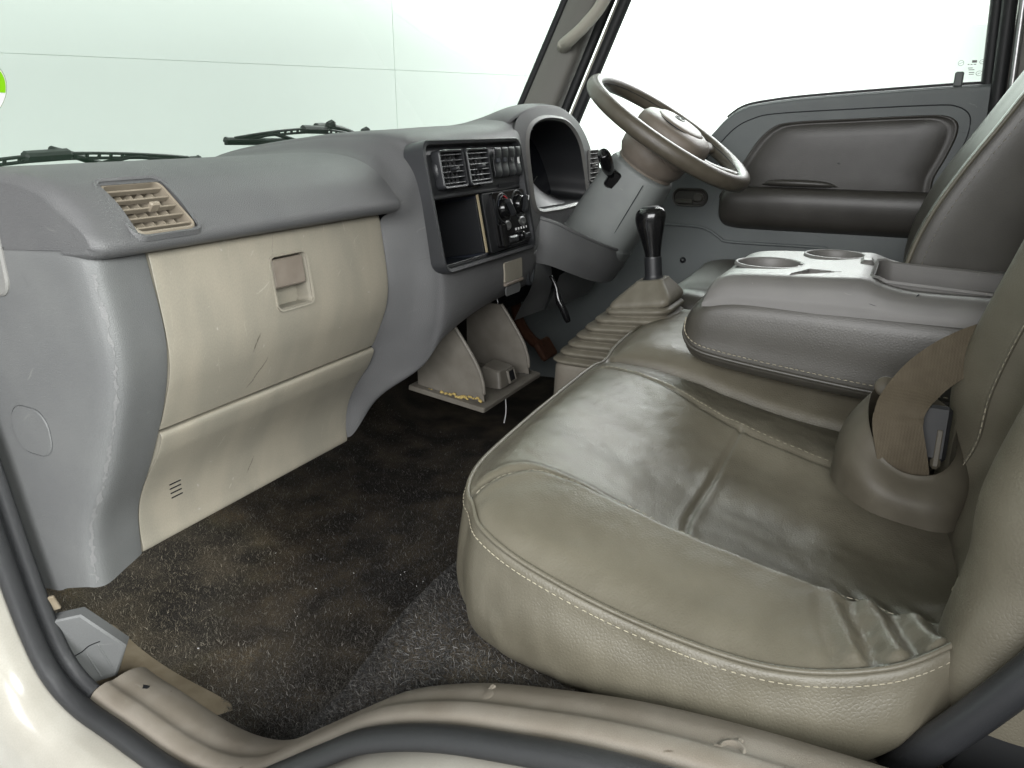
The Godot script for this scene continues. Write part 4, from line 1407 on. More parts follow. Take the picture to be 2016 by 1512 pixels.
func gear_lever() -> void:
	var g := thing("gear_lever", "glossy black gear knob on ribbed olive rubber boot before the seats", "gear lever", Vector3(0.88, 0.10, -0.45))
	var ring := func(y: float, zc: float, hx: float, hz: float, r: float, tilt := 0.0) -> Array:
		var out := []
		for p in rr(hx * 2, hz * 2, r, 7):
			out.append(Vector3(0.88 + p.x, y + p.y * tilt, zc + p.y))
		return out
	var mb := MB.new()
	mb.grid([ring.call(0.10, -0.450, 0.098, 0.105, 0.03), ring.call(0.25, -0.450, 0.094, 0.100, 0.03), ring.call(0.385, -0.450, 0.090, 0.094, 0.03), ring.call(0.392, -0.450, 0.084, 0.088, 0.03)], true, false)
	put(mb, "lever_base", M.base_beige, g)
	var rows := []
	var ys := 0.386
	var k := 7
	for i in k:
		var t := float(i) / (k - 1)
		var zc := lerpf(-0.452, -0.402, t)
		var hz := lerpf(0.096, 0.060, t * t * 0.6 + t * 0.4)
		var hx := lerpf(0.092, 0.062, t)
		var y := lerpf(0.390, 0.487, t)
		for q in [[0.0, 0.90], [0.25, 0.965], [0.5, 1.0], [0.72, 0.965], [0.92, 0.87]]:
			rows.append(ring.call(y + q[0] * 0.0155, zc, hx * q[1], hz * q[1], 0.028, 0.10 * t))
	mb = MB.new()
	mb.grid(rows, true, false)
	put(mb, "bellows", M.boot, g)
	mb = MB.new()
	mb.grid(fine([ring.call(0.4985, -0.400, 0.050, 0.049, 0.014, 0.16), ring.call(0.502, -0.400, 0.053, 0.053, 0.014, 0.16), ring.call(0.514, -0.398, 0.051, 0.051, 0.014, 0.16), ring.call(0.540, -0.392, 0.028, 0.027, 0.010, 0.16), ring.call(0.5445, -0.391, 0.024, 0.023, 0.010, 0.16), ring.call(0.545, -0.390, 0.014, 0.013, 0.008, 0.16)], 3, 1), true, false)
	put(mb, "boot_top", M.boot, g)
	var ax := frame(Vector3(0.88, 0.542, -0.389), Vector3.RIGHT, Vector3(0, -0.10, -1))
	mb = MB.new()
	mb.lathe([[0.0185, -0.002], [0.0195, 0.002], [0.0165, 0.005], [0.0150, 0.010], [0.0148, 0.038], [0.0135, 0.042]], ax, 28)
	put(mb, "collar", M.satin_black, g)
	mb = MB.new()
	rows = []
	for q in [[0.040, 0.0135, 0.0135, 0.0], [0.050, 0.0145, 0.0145, 0.0], [0.070, 0.0175, 0.0185, 0.001], [0.090, 0.021, 0.0235, 0.002], [0.104, 0.0225, 0.026, 0.002], [0.114, 0.0215, 0.0255, 0.001], [0.121, 0.018, 0.0215, 0.0], [0.1245, 0.012, 0.0145, -0.001], [0.1255, 0.0001, 0.0001, -0.001]]:
		var row := []
		for j in 32:
			var a := TAU * j / 32
			row.append(ax * Vector3(cos(a) * q[1], sin(a) * q[2] + q[3], q[0]))
		rows.append(row)
	mb.grid(fine(rows, 4, 1), true, true)
	var kb := put(mb, "knob", M.gloss_black, g)
	mb = MB.new()
	mb.lathe([[0.0001, 0.1272], [0.010, 0.1268], [0.0135, 0.1248], [0.0140, 0.122]], ax, 28, 1.0, 1.2)
	put(mb, "knob_badge", M.satin_black, kb)
	mb = MB.new()
	mb.tube(smooth_path([ax * Vector3(-0.0140, 0, 0.045), ax * Vector3(-0.0178, 0, 0.070), ax * Vector3(-0.0213, 0.001, 0.090), ax * Vector3(-0.0228, 0.001, 0.104), ax * Vector3(-0.0205, 0, 0.117)], 4), 0.0009, 5)
	put(mb, "knob_seam", M.satin_black, kb)

# ---------------------------------------------------------------- driver's door
func driver_door() -> void:
	var d := thing("driver_door", "grey-green driver's door panel with dark padded insert and armrest", "door", Vector3(1.58, 0.12, -0.38))
	# belt line (z, y), falling steeply ahead of the quarter light
	var belt := smooth_path([Vector3(1.55, 0.690, -0.99), Vector3(1.55, 0.690, -0.78), Vector3(1.55, 0.693, -0.62), Vector3(1.55, 0.718, -0.535), Vector3(1.55, 0.765, -0.478), Vector3(1.55, 0.812, -0.435), Vector3(1.55, 0.838, -0.395), Vector3(1.55, 0.850, -0.33), Vector3(1.55, 0.858, -0.25), Vector3(1.55, 0.868, -0.10), Vector3(1.55, 0.876, 0.04), Vector3(1.55, 0.878, 0.105)], 6)
	var rows := []
	for p in belt:
		var r := []
		for q in [[0.05, 0.0], [0.012, 0.002], [0.004, -0.001], [0.0, -0.008], [0.0, -0.045]]:
			r.append(Vector3(p.x + q[0], p.y + q[1], p.z))
		for t in [0.25, 0.5, 0.75, 1.0]:
			r.append(Vector3(p.x, lerpf(p.y - 0.045, 0.03, t), p.z))
		rows.append(r)
	var mb := MB.new()
	mb.grid(fine(rows, 1, 4), false, true)
	var panel := put(mb, "door_panel", M.door, d)
	# outer skin and rear edge so that the door has depth
	mb = MB.new()
	var orow := []
	for p in belt:
		orow.append([Vector3(1.612, p.y - 0.004, p.z), Vector3(1.63, p.y - 0.06, p.z), Vector3(1.64, 0.5, p.z), Vector3(1.63, 0.10, p.z)])
	mb.grid(orow, false, false)
	put(mb, "outer_skin", M.paint, d)
	mb = MB.new()
	mb.quad(Vector3(1.552, 0.87, 0.105), Vector3(1.612, 0.87, 0.105), Vector3(1.63, 0.10, 0.105), Vector3(1.552, 0.12, 0.105))
	put(mb, "rear_edge", M.door, d)
	# raised line round the insert
	var pa := func(z: float, y: float, x := 1.5495) -> Vector3:
		return Vector3(x, y, z)
	mb = MB.new()
	mb.tube(smooth_path([pa.call(-0.50, 0.692), pa.call(-0.455, 0.744), pa.call(-0.415, 0.789), pa.call(-0.375, 0.812), pa.call(-0.32, 0.824), pa.call(-0.15, 0.833), pa.call(0.0, 0.839), pa.call(0.044, 0.837), pa.call(0.072, 0.820), pa.call(0.077, 0.785), pa.call(0.066, 0.74), pa.call(0.04, 0.67)], 5), 0.0013, 5)
	put(mb, "groove_line", M.dash_line, panel)
	# padded insert
	var loop := smooth_loop([pa.call(-0.432, 0.622), pa.call(-0.410, 0.672), pa.call(-0.385, 0.716), pa.call(-0.358, 0.762), pa.call(-0.325, 0.794), pa.call(-0.28, 0.806), pa.call(-0.15, 0.813), pa.call(-0.02, 0.819), pa.call(0.030, 0.818), pa.call(0.054, 0.804), pa.call(0.057, 0.778), pa.call(0.045, 0.735), pa.call(0.028, 0.69), pa.call(0.012, 0.63), pa.call(-0.10, 0.615), pa.call(-0.30, 0.610)], 5)
	var c := Vector3(1.55, 0.715, -0.17)
	var ls := []
	for q in [[1.0, 0.004], [0.995, -0.003], [0.97, -0.004], [0.945, 0.0], [0.90, -0.001], [0.80, -0.007], [0.6, -0.009], [0.3, -0.009], [0.01, -0.009]]:
		var l := []
		for p in loop:
			var v: Vector3 = c + (p - c) * q[0]
			v.x = 1.5495 + q[1]
			# pull in the middle and a dent low down
			l.append(v)
		ls.append(l)
	mb = MB.new()
	mb.grid(ls, true, false)
	put(mb, "door_insert", M.door_pad, d)
	# armrest roll with a pull pocket above it
	rows = []
	for q in [[-0.432, 0.25], [-0.430, 0.55], [-0.418, 0.84], [-0.39, 0.97], [-0.33, 1.0], [-0.2, 1.0], [-0.08, 1.0], [0.02, 1.0], [0.06, 0.97]]:
		var s: float = q[1]
		var r := []
		for a in [[0.0, 0.657], [-0.014, 0.659], [-0.030, 0.652], [-0.038, 0.630], [-0.036, 0.600], [-0.028, 0.574], [-0.013, 0.561], [0.0, 0.556]]:
			r.append(Vector3(1.550 + a[0] * s, 0.606 + (a[1] - 0.606) * s, q[0]))
		rows.append(r)
	mb = MB.new()
	mb.grid(fine(rows, 6, 5), false, true)
	var arm := put(mb, "armrest", M.door_pad, d)
	mb = MB.new()
	mb.tube(smooth_path([Vector3(1.546, 0.655, -0.43), Vector3(1.540, 0.654, -0.30), Vector3(1.540, 0.655, -0.1), Vector3(1.542, 0.655, 0.03)], 6), 0.003, 6)
	put(mb, "armrest_welt", M.leather_dark, arm)
	mb = MB.new()
	mb.tube(smooth_path([Vector3(1.541, 0.664, -0.335), Vector3(1.534, 0.669, -0.31), Vector3(1.530, 0.670, -0.25), Vector3(1.534, 0.668, -0.19), Vector3(1.541, 0.663, -0.165)], 5), [0.001, 0.002, 0.003, 0.0045, 0.006, 0.007, 0.0075, 0.008, 0.008, 0.0082, 0.0082, 0.008, 0.0078, 0.0075, 0.007, 0.006, 0.005, 0.0035, 0.0025, 0.0015, 0.001], 10)
	put(mb, "pull_fold", M.door_pad, arm)
	# recessed step below the armrest
	mb = MB.new()
	mb.tube(smooth_path([pa.call(-0.62, 0.555), pa.call(-0.50, 0.556), pa.call(-0.455, 0.548), pa.call(-0.425, 0.530), pa.call(-0.395, 0.522), pa.call(-0.20, 0.522), pa.call(-0.17, 0.515), pa.call(-0.165, 0.48)], 5), 0.004, 8)
	put(mb, "step_line", M.door, panel)
	# inside release handle in its dish
	var hf := frame(Vector3(1.549, 0.626, -0.509), Vector3(0, 0, 1), Vector3(0, 1, 0))
	hf.basis = Basis(Vector3(0, 0, 1), Vector3(0, 1, 0), Vector3(-1, 0, 0))
	mb = MB.new()
	mb.loops([on(hf, rr(0.092, 0.046, 0.022, 7), -0.001), on(hf, rr(0.088, 0.042, 0.020, 7), 0.0045), on(hf, rr(0.080, 0.035, 0.017, 7), 0.0035), on(hf, rr(0.076, 0.031, 0.015, 7), 0.0006)])
	mb.fill(on(hf, rr(0.076, 0.031, 0.015, 7), 0.0006), hf.basis.z)
	var dish := put(mb, "handle_dish", M.door_pad, d)
	mb = MB.new()
	mb.prism(moved(rr(0.046, 0.011, 0.005), Vector2(-0.013, -0.010)), hf, 0.006, 0.002)
	mb.prism(moved(rr(0.026, 0.020, 0.009), Vector2(0.022, 0.0)), hf, 0.009, 0.003)
	put(mb, "release_handle", M.leather_dark, dish)
	mb = MB.new()
	mb.lathe([[0.0001, 0.010], [0.005, 0.009], [0.0072, 0.005], [0.0078, 0.0]], Transform3D(Basis(Vector3(0, 0, 1), Vector3(0, 1, 0), Vector3(-1, 0, 0)), Vector3(1.549, 0.468, -0.515)), 18)
	put(mb, "winder_stud", M.satin_black, d)
	# window: glass, rubber along the belt, lock button, rear channel
	mb = MB.new()
	var gl := []
	for p in belt:
		var lean := 0.12
		gl.append([Vector3(1.585, p.y - 0.02, p.z), Vector3(1.585 - 0.10 * lean, (p.y + 1.44) * 0.5, p.z), Vector3(1.585 - 0.25 * lean, 1.44, p.z)])
	mb.grid(gl, false, false)
	put(mb, "side_window", M.side_pane, d)
	mb = MB.new()
	var rb := []
	for i in range(30, belt.size()):
		rb.append(belt[i] + Vector3(0.020, 0.004, 0))
	mb.tube(rb, 0.0045, 8)
	put(mb, "belt_rubber", M.rubber, d)
	mb = MB.new()
	mb.prism(rr(0.017, 0.030, 0.004), Transform3D(Basis(Vector3(0, 0, 1), Vector3(0, 1, 0), Vector3(-1, 0, 0)), Vector3(1.562, 0.890, 0.0415)), 0.010, 0.003)
	put(mb, "lock_button", M.door, d)
	mb = MB.new()
	mb.tube([Vector3(1.57, 0.86, 0.098), Vector3(1.57, 1.1, 0.083), Vector3(1.565, 1.45, 0.062)], 0.013, 8)
	put(mb, "window_channel", M.rubber, d)
	# etched maker's marks in the corner of the glass
	mb = MB.new()
	var et := Transform3D(Basis(Vector3(0, 0, 1), Vector3(0, 1, 0), Vector3(-1, 0, 0)), Vector3(1.578, 0.905, 0.062))
	for q in [[-0.021, 0.018, 0.0052], [0.0185, 0.0195, 0.0042], [0.016, -0.003, 0.0046]]:
		var rp := []
		for i in 18:
			rp.append(et * Vector3(q[0] + cos(TAU * i / 18) * q[2] * (1.0 if q[0] < 0 else 1.3), q[1] + sin(TAU * i / 18) * q[2], 0))
		mb.ring(rp, 0.0004, 4, Vector3.RIGHT)
		mb.box(et * Transform3D(Basis().rotated(Vector3.BACK, 0.3), Vector3(q[0], q[1], 0)), Vector3(q[2] * 1.3, 0.0007, 0.0004))
	mb.box(et * Transform3D(Basis(), Vector3(0.0035, 0.0205, 0)), Vector3(0.009, 0.005, 0.0005))
	for q in [[-0.0065, 0.0148, 0.0035], [-0.001, 0.0148, 0.004], [0.0052, 0.0148, 0.005], [-0.002, 0.0078, 0.009], [0.0005, 0.0042, 0.011], [0.0015, -0.001, 0.010], [0.0015, -0.0045, 0.009]]:
		mb.box(et * Transform3D(Basis(), Vector3(q[0], q[1], 0)), Vector3(q[2], 0.0014, 0.0004))
	put(mb, "etched_marks", M.trim_grey, d)

# ---------------------------------------------------------------- seats
func stitches(path: Array, step: float, size: float, m: Material, parent: Node, called := "stitching") -> void:
	var mb := MB.new()
	var acc := 0.0
	var last: Vector3 = path[0]
	for i in range(1, path.size()):
		var a: Vector3 = path[i - 1]
		var b: Vector3 = path[i]
		var l := a.distance_to(b)
		acc += l
		if acc >= step:
			acc = 0.0
			var t := (b - last).normalized()
			var mid := (b + last) * 0.5
			var s := t.cross(Vector3.UP)
			if s.length() < 0.05:
				s = t.cross(Vector3.RIGHT)
			s = s.normalized()
			var u := s.cross(t)
			var h := step * 0.42
			var p := []
			for q in [[-h, 0.0], [-h * 0.6, size], [h * 0.6, size], [h, 0.0]]:
				p.append([mid + t * q[0] - s * size * 0.9, mid + t * q[0] + u * q[1], mid + t * q[0] + s * size * 0.9])
			mb.grid(p, false, false)
			last = b
	if mb.v.size() == 0:
		return
	var o := put(mb, called, m, parent)
	o.set_meta("kind", "stuff")

func seg_dist(p: Vector2, a: Vector2, b: Vector2) -> float:
	var t := clampf((p - a).dot(b - a) / maxf(1e-9, (b - a).length_squared()), 0, 1)
	return p.distance_to(a + (b - a) * t)

func line_dist(p: Vector2, l: Array) -> float:
	var d := 9.0
	for i in l.size() - 1:
		d = minf(d, seg_dist(p, l[i], l[i + 1]))
	return d

func v2(path: Array) -> Array:
	var out := []
	for p in path:
		out.append(Vector2(p.x, p.z))
	return out

func bench() -> void:
	var s := thing("passenger_seat", "olive-grey leather bench seat with paler worn side panel nearest the open door", "seat", Vector3(0.5, 0.32, -0.1))
	# top of the cushion: control rows from front to rear, columns across
	var C := [
		[[.158, .452, -.338], [.170, .455, -.350], [.198, .459, -.362], [.25, .460, -.372], [.37, .459, -.382], [.46, .459, -.386], [.53, .460, -.388], [.60, .461, -.388], [.645, .458, -.386], [.70, .468, -.388], [.80, .474, -.386], [.92, .472, -.380]],
		[[.131, .444, -.312], [.152, .457, -.318], [.208, .470, -.330], [.262, .470, -.338], [.37, .467, -.346], [.46, .468, -.350], [.54, .472, -.350], [.60, .470, -.350], [.645, .462, -.350], [.70, .482, -.350], [.80, .488, -.350], [.92, .486, -.346]],
		[[.118, .427, -.255], [.148, .447, -.256], [.212, .463, -.262], [.258, .452, -.266], [.37, .438, -.270], [.46, .446, -.270], [.545, .464, -.270], [.60, .460, -.270], [.650, .452, -.270], [.70, .476, -.270], [.80, .482, -.270], [.92, .480, -.270]],
		[[.114, .406, -.155], [.146, .425, -.155], [.212, .441, -.155], [.252, .418, -.155], [.37, .400, -.155], [.465, .414, -.155], [.520, .439, -.155], [.585, .438, -.155], [.640, .428, -.155], [.70, .455, -.155], [.80, .462, -.155], [.92, .460, -.155]],
		[[.116, .399, -.050], [.147, .413, -.050], [.210, .425, -.050], [.246, .400, -.050], [.36, .379, -.050], [.445, .394, -.050], [.498, .421, -.050], [.57, .422, -.050], [.630, .416, -.050], [.70, .445, -.050], [.80, .450, -.050], [.92, .450, -.050]],
		[[.138, .411, .030], [.160, .415, .030], [.211, .413, .030], [.246, .389, .030], [.36, .371, .030], [.435, .385, .030], [.487, .413, .030], [.56, .416, .030], [.630, .410, .030], [.70, .44, .030], [.80, .445, .030], [.92, .445, .030]],
		[[.178, .432, .085], [.192, .430, .088], [.215, .414, .092], [.25, .392, .098], [.36, .376, .102], [.43, .386, .102], [.482, .410, .102], [.56, .416, .102], [.63, .410, .102], [.70, .44, .102], [.80, .445, .102], [.92, .445, .102]]]
	var rows := []
	for r in C:
		var q := []
		for p in r:
			q.append(Vector3(p[0], p[1], p[2]))
		rows.append(q)
	var g := fine(rows, 42, 18)
	# sewn lines on the cushion, in plan
	var left := v2(smooth_path([Vector3(.150, 0, -.352), Vector3(.185, 0, -.338), Vector3(.222, 0, -.310), Vector3(.232, 0, -.27), Vector3(.228, 0, -.20), Vector3(.222, 0, -.13), Vector3(.218, 0, -.05), Vector3(.222, 0, .03), Vector3(.228, 0, .10)], 6))
	var right := v2(smooth_path([Vector3(.572, 0, -.40), Vector3(.575, 0, -.34), Vector3(.558, 0, -.27), Vector3(.528, 0, -.20), Vector3(.512, 0, -.15), Vector3(.492, 0, -.05), Vector3(.475, 0, .04), Vector3(.47, 0, .11)], 6))
	var gap := v2(smooth_path([Vector3(.648, 0, -.40), Vector3(.648, 0, -.35), Vector3(.652, 0, -.27), Vector3(.642, 0, -.155), Vector3(.632, 0, -.05), Vector3(.632, 0, .11)], 6))
	var cross := v2(smooth_path([Vector3(.515, 0, -.155), Vector3(.46, 0, -.162), Vector3(.37, 0, -.166), Vector3(.29, 0, -.162), Vector3(.236, 0, -.150)], 6))
	var nz := FastNoiseLite.new()
	nz.seed = 8
	nz.frequency = 14.0
	var h_left := []
	for i in g.size():
		for j in g[i].size():
			var p: Vector3 = g[i][j]
			var q := Vector2(p.x, p.z)
			var edge := minf(1.0, minf(i, 20.0) / 20.0) * minf(1.0, j / 10.0)
			var d := 0.0
			d -= 0.0034 * exp(-pow(line_dist(q, left) / 0.0036, 2.0))
			d += 0.0018 * exp(-pow((line_dist(q, left) - 0.010) / 0.006, 2.0))
			d -= 0.0040 * exp(-pow(line_dist(q, right) / 0.0038, 2.0))
			d -= 0.0030 * exp(-pow(line_dist(q, cross) / 0.0026, 2.0))
			d += 0.0012 * exp(-pow((line_dist(q, cross) - 0.007) / 0.005, 2.0))
			d -= 0.014 * exp(-pow(line_dist(q, gap) / 0.008, 2.0))
			# the cushion centre bulges a little between the sewn lines
			d += 0.005 * sin(PI * clampf((p.z + 0.38) / 0.22, 0, 1)) * smoothstep(0.23, 0.32, p.x) * smoothstep(0.54, 0.44, p.x)
			d += 0.004 * sin(PI * clampf((p.z + 0.15) / 0.24, 0, 1)) * smoothstep(0.23, 0.32, p.x) * smoothstep(0.50, 0.42, p.x)
			d += nz.get_noise_2d(p.x, p.z) * 0.0016
			# folds where the side panel bunches at the rear
			if p.x < 0.30 and p.z > -0.03:
				var k := clampf((p.z + 0.03) / 0.04, 0, 1) * clampf((0.29 - p.x) / 0.05, 0, 1) * clampf((p.x - 0.12) / 0.02, 0, 1)
				d += k * 0.0042 * sin((p.z * 1.0 + p.x * 0.45) * 190.0 + nz.get_noise_2d(p.x * 0.8, p.z * 0.8) * 1.6)
			g[i][j] = p + Vector3(0, d * edge, 0)
	var zone := func(want_side: bool) -> Callable:
		return func(p: Vector3) -> bool:
			var lx := 0.225
			if p.z < -0.30:
				lx = lerpf(0.225, 0.15, clampf((-0.30 - p.z) / 0.05, 0, 1))
			return (p.x < lx) != want_side
	var mb := MB.new()
	mb.grid(g, false, true, zone.call(false))
	var cu := put(mb, "cushion", M.leather, s)
	mb = MB.new()
	mb.grid(g, false, true, zone.call(true))
	var bo := put(mb, "side_bolster", M.leather, s)
	# the skirt below the welt, swept along the cushion's open edges
	var edge_path := []
	for i in range(g.size() - 1, -1, -1):
		edge_path.append(g[i][0])
	for j in range(1, g[0].size()):
		edge_path.append(g[0][j])
	var line := []
	for i in range(0, edge_path.size(), 3):
		line.append(edge_path[i])
	line.append(edge_path[edge_path.size() - 1])
	rows = []
	var welt := []
	var welt2 := []
	for i in line.size():
		var p: Vector3 = line[i]
		var a: Vector3 = line[maxi(i - 3, 0)]
		var b: Vector3 = line[mini(i + 3, line.size() - 1)]
		var t := (b - a)
		t.y = 0
		t = t.normalized()
		var out := Vector3(t.z, 0, -t.x)
		if out.dot(Vector3(0.5, 0, -0.1) - p) > 0:
			out = -out
		var low := 0.318
		if p.x < 0.3:
			low = 0.306 + 0.05 * clampf((p.z - 0.02) / 0.07, 0, 1)
		var hh := p.y - low
		var r := []
		for q in [[-0.004, 0.0], [0.002, 0.0], [0.0055, 0.045], [0.008, 0.16], [0.013, 0.38], [0.014, 0.60], [0.008, 0.80], [-0.010, 0.94], [-0.045, 1.0], [-0.12, 1.0]]:
			var pp: Vector3 = p + out * q[0]
			pp.y = p.y - 0.002 - hh * q[1] * 1.0
			pp += out * nz.get_noise_3d(pp.x, pp.y, pp.z) * 0.004 * clampf(q[1] * 4.0, 0, 1)
			r.append(pp)
		rows.append(r)
		welt.append(p + out * 0.002 + Vector3(0, 0.0005, 0))
		welt2.append(p + out * 0.0066 + Vector3(0, -0.0095, 0))
	mb = MB.new()
	var skirt_rows := []
	for r in rows:
		skirt_rows.append(smooth_path(r, 5))
	mb.grid(skirt_rows, false, true)
	put(mb, "skirt", M.leather, s)
	mb = MB.new()
	mb.tube(welt, 0.0024, 8)
	put(mb, "welt", M.leather, s)
	stitches(smooth_path(welt2, 3), 0.0052, 0.0007, M.thread, s)
	# stitch rows beside the sewn lines
	var top_at := func(x: float, z: float) -> float:
		var best := 9.0
		var y := 0.4
		for i in range(0, g.size(), 4):
			for j in range(0, g[i].size(), 2):
				var p: Vector3 = g[i][j]
				var dd := (p.x - x) * (p.x - x) + (p.z - z) * (p.z - z)
				if dd < best:
					best = dd
					y = p.y
		return y
	for q in [[left, 0.0055, M.thread_dark], [right, -0.006, M.thread]]:
		var pth := []
		var l: Array = q[0]
		for i in range(3, l.size() - 1):
			var t: Vector2 = (l[i + 1] - l[i - 1]).normalized()
			var nn := Vector2(-t.y, t.x)
			var at: Vector2 = l[i] + nn * q[1]
			pth.append(Vector3(at.x, top_at.call(at.x, at.y) + 0.0004, at.y))
		stitches(smooth_path(pth, 6), 0.0062, 0.0006, q[2], cu)

	# backrest: rows from the foot upwards, columns across with a bolster each side
	var br := []
	for q in [[0.372, 0.086, 0.3], [0.405, 0.081, 0.35], [0.45, 0.094, 0.55], [0.49, 0.112, 0.85], [0.54, 0.118, 1.0], [0.60, 0.130, 1.0], [0.68, 0.152, 1.0], [0.78, 0.180, 1.0], [0.90, 0.212, 1.0], [1.02, 0.245, 0.8], [1.05, 0.27, 0.4]]:
		var k: float = q[2]
		var z: float = q[1]
		var y: float = q[0]
		br.append([Vector3(0.150, y, z + 0.10), Vector3(0.145, y, z + 0.03), Vector3(0.158, y, z - 0.022 * k), Vector3(0.195, y, z - 0.044 * k), Vector3(0.235, y, z - 0.030 * k), Vector3(0.27, y, z), Vector3(0.35, y, z + 0.006), Vector3(0.43, y, z), Vector3(0.462, y, z - 0.030 * k), Vector3(0.500, y, z - 0.054 * k), Vector3(0.532, y, z - 0.035 * k), Vector3(0.548, y, z + 0.02), Vector3(0.545, y, z + 0.10)])
	mb = MB.new()
	var bg := fine(br, 10, 8)
	mb.grid(bg, false, false)
	var bk := put(mb, "backrest", M.leather, s)
	for x in [0.245, 0.455]:
		var p := []
		for i in range(14, bg.size()):
			var best: Vector3 = bg[i][0]
			for q in bg[i]:
				if absf(q.x - x) < absf(best.x - x):
					best = q
			p.append(best + Vector3(0, 0, -0.0005))
		mb = MB.new()
		mb.tube(p, 0.0022, 6)
		put(mb, "backrest_welt", M.leather, bk)
		var p2 := []
		for t in p:
			p2.append(t + Vector3(0.007 if x < 0.3 else -0.007, 0, -0.0012))
		stitches(smooth_path(p2, 2), 0.006, 0.0007, M.thread, bk)

func driver_seat() -> void:
	var s := thing("driver_seat", "dark grey leather driver's seat with stitched backrest near the far door", "seat", Vector3(1.15, 0.32, -0.15))
	var rows := []
	# cushion, seen only past the console
	for q in [[-0.435, 0.452, 0.0], [-0.428, 0.480, 0.006], [-0.405, 0.498, 0.012], [-0.34, 0.503, 0.010], [-0.2, 0.49, 0.0], [0.02, 0.47, 0.0]]:
		rows.append([Vector3(0.975, 0.34, q[0] + 0.03), Vector3(0.965, q[1] - 0.05, q[0] + 0.012), Vector3(0.975, q[1] - 0.012, q[0] + 0.004), Vector3(1.01, q[1], q[0]), Vector3(1.08, q[1] - 0.006, q[0]), Vector3(1.20, q[1] - 0.008, q[0]), Vector3(1.33, q[1] - 0.004, q[0]), Vector3(1.39, q[1], q[0]), Vector3(1.42, q[1] - 0.014, q[0] + 0.004), Vector3(1.43, 0.40, q[0] + 0.012), Vector3(1.42, 0.34, q[0] + 0.03)])
	rows.push_front([Vector3(0.985, 0.33, -0.40), Vector3(0.98, 0.36, -0.425), Vector3(0.985, 0.40, -0.434), Vector3(1.01, 0.41, -0.44), Vector3(1.08, 0.41, -0.444), Vector3(1.2, 0.41, -0.446), Vector3(1.33, 0.41, -0.444), Vector3(1.39, 0.41, -0.44), Vector3(1.415, 0.40, -0.434), Vector3(1.42, 0.36, -0.425), Vector3(1.415, 0.33, -0.40)])
	var mb := MB.new()
	mb.grid(fine(rows, 6, 6), false, true)
	put(mb, "cushion", M.leather_dark, s)
	mb = MB.new()
	var w := []
	for p in [Vector3(0.985, 0.440, -0.44), Vector3(1.05, 0.447, -0.449), Vector3(1.2, 0.448, -0.452), Vector3(1.35, 0.447, -0.449), Vector3(1.415, 0.438, -0.436)]:
		w.append(p)
	mb.tube(smooth_path(w, 5), 0.004, 8)
	put(mb, "cushion_welt", M.leather_dark, s)
	# backrest: left edge at x 0.92 (z by y), leaning away
	var zf := [[1.10, 0.255], [1.0, 0.205], [0.90, 0.145], [0.843, 0.112], [0.797, 0.085], [0.726, 0.045], [0.652, 0.012], [0.588, -0.003], [0.54, -0.006], [0.46, 0.004], [0.40, 0.02]]
	rows = []
	var ridge := []
	var stitch := []
	for y in [0.42, 0.50, 0.56, 0.62, 0.68, 0.74, 0.80, 0.86, 0.92, 1.0, 1.06, 1.09]:
		var z := look_up(zf, y)
		var hw: float = 1.0 if y < 0.95 else 1.0 - (y - 0.95) * 0.9
		var cx := 1.155
		var r := []
		for q in [[-0.222, 0.19], [-0.234, 0.15], [-0.238, 0.08], [-0.240, 0.03], [-0.237, 0.008], [-0.228, -0.001], [-0.205, 0.002], [-0.165, 0.016], [-0.10, 0.035], [0.0, 0.040], [0.10, 0.035], [0.165, 0.014], [0.205, 0.0], [0.230, 0.010], [0.238, 0.05], [0.222, 0.15]]:
			r.append(Vector3(cx + q[0] * hw, y, z + q[1]))
		rows.append(r)
		ridge.append(Vector3(cx - 0.2355 * hw, y, z + 0.004))
		stitch.append(Vector3(cx - 0.2405 * hw, y, z + 0.024))
	mb = MB.new()
	var back := fine(rows, 8, 6)
	mb.grid(back, false, true, func(p: Vector3) -> bool: return p.y > 0.815 + (p.x - 1.0) * 0.10)
	var b := put(mb, "backrest", M.leather_dark, s)
	mb = MB.new()
	mb.grid(back, false, true, func(p: Vector3) -> bool: return p.y <= 0.815 + (p.x - 1.0) * 0.10)
	put(mb, "shoulder_panel", M.leather_dark, s)
	mb = MB.new()
	mb.tube(smooth_path(ridge, 6), 0.0035, 8)
	put(mb, "backrest_welt", M.leather, b)
	stitches(smooth_path(stitch, 14), 0.0065, 0.0008, M.thread_dark, b)
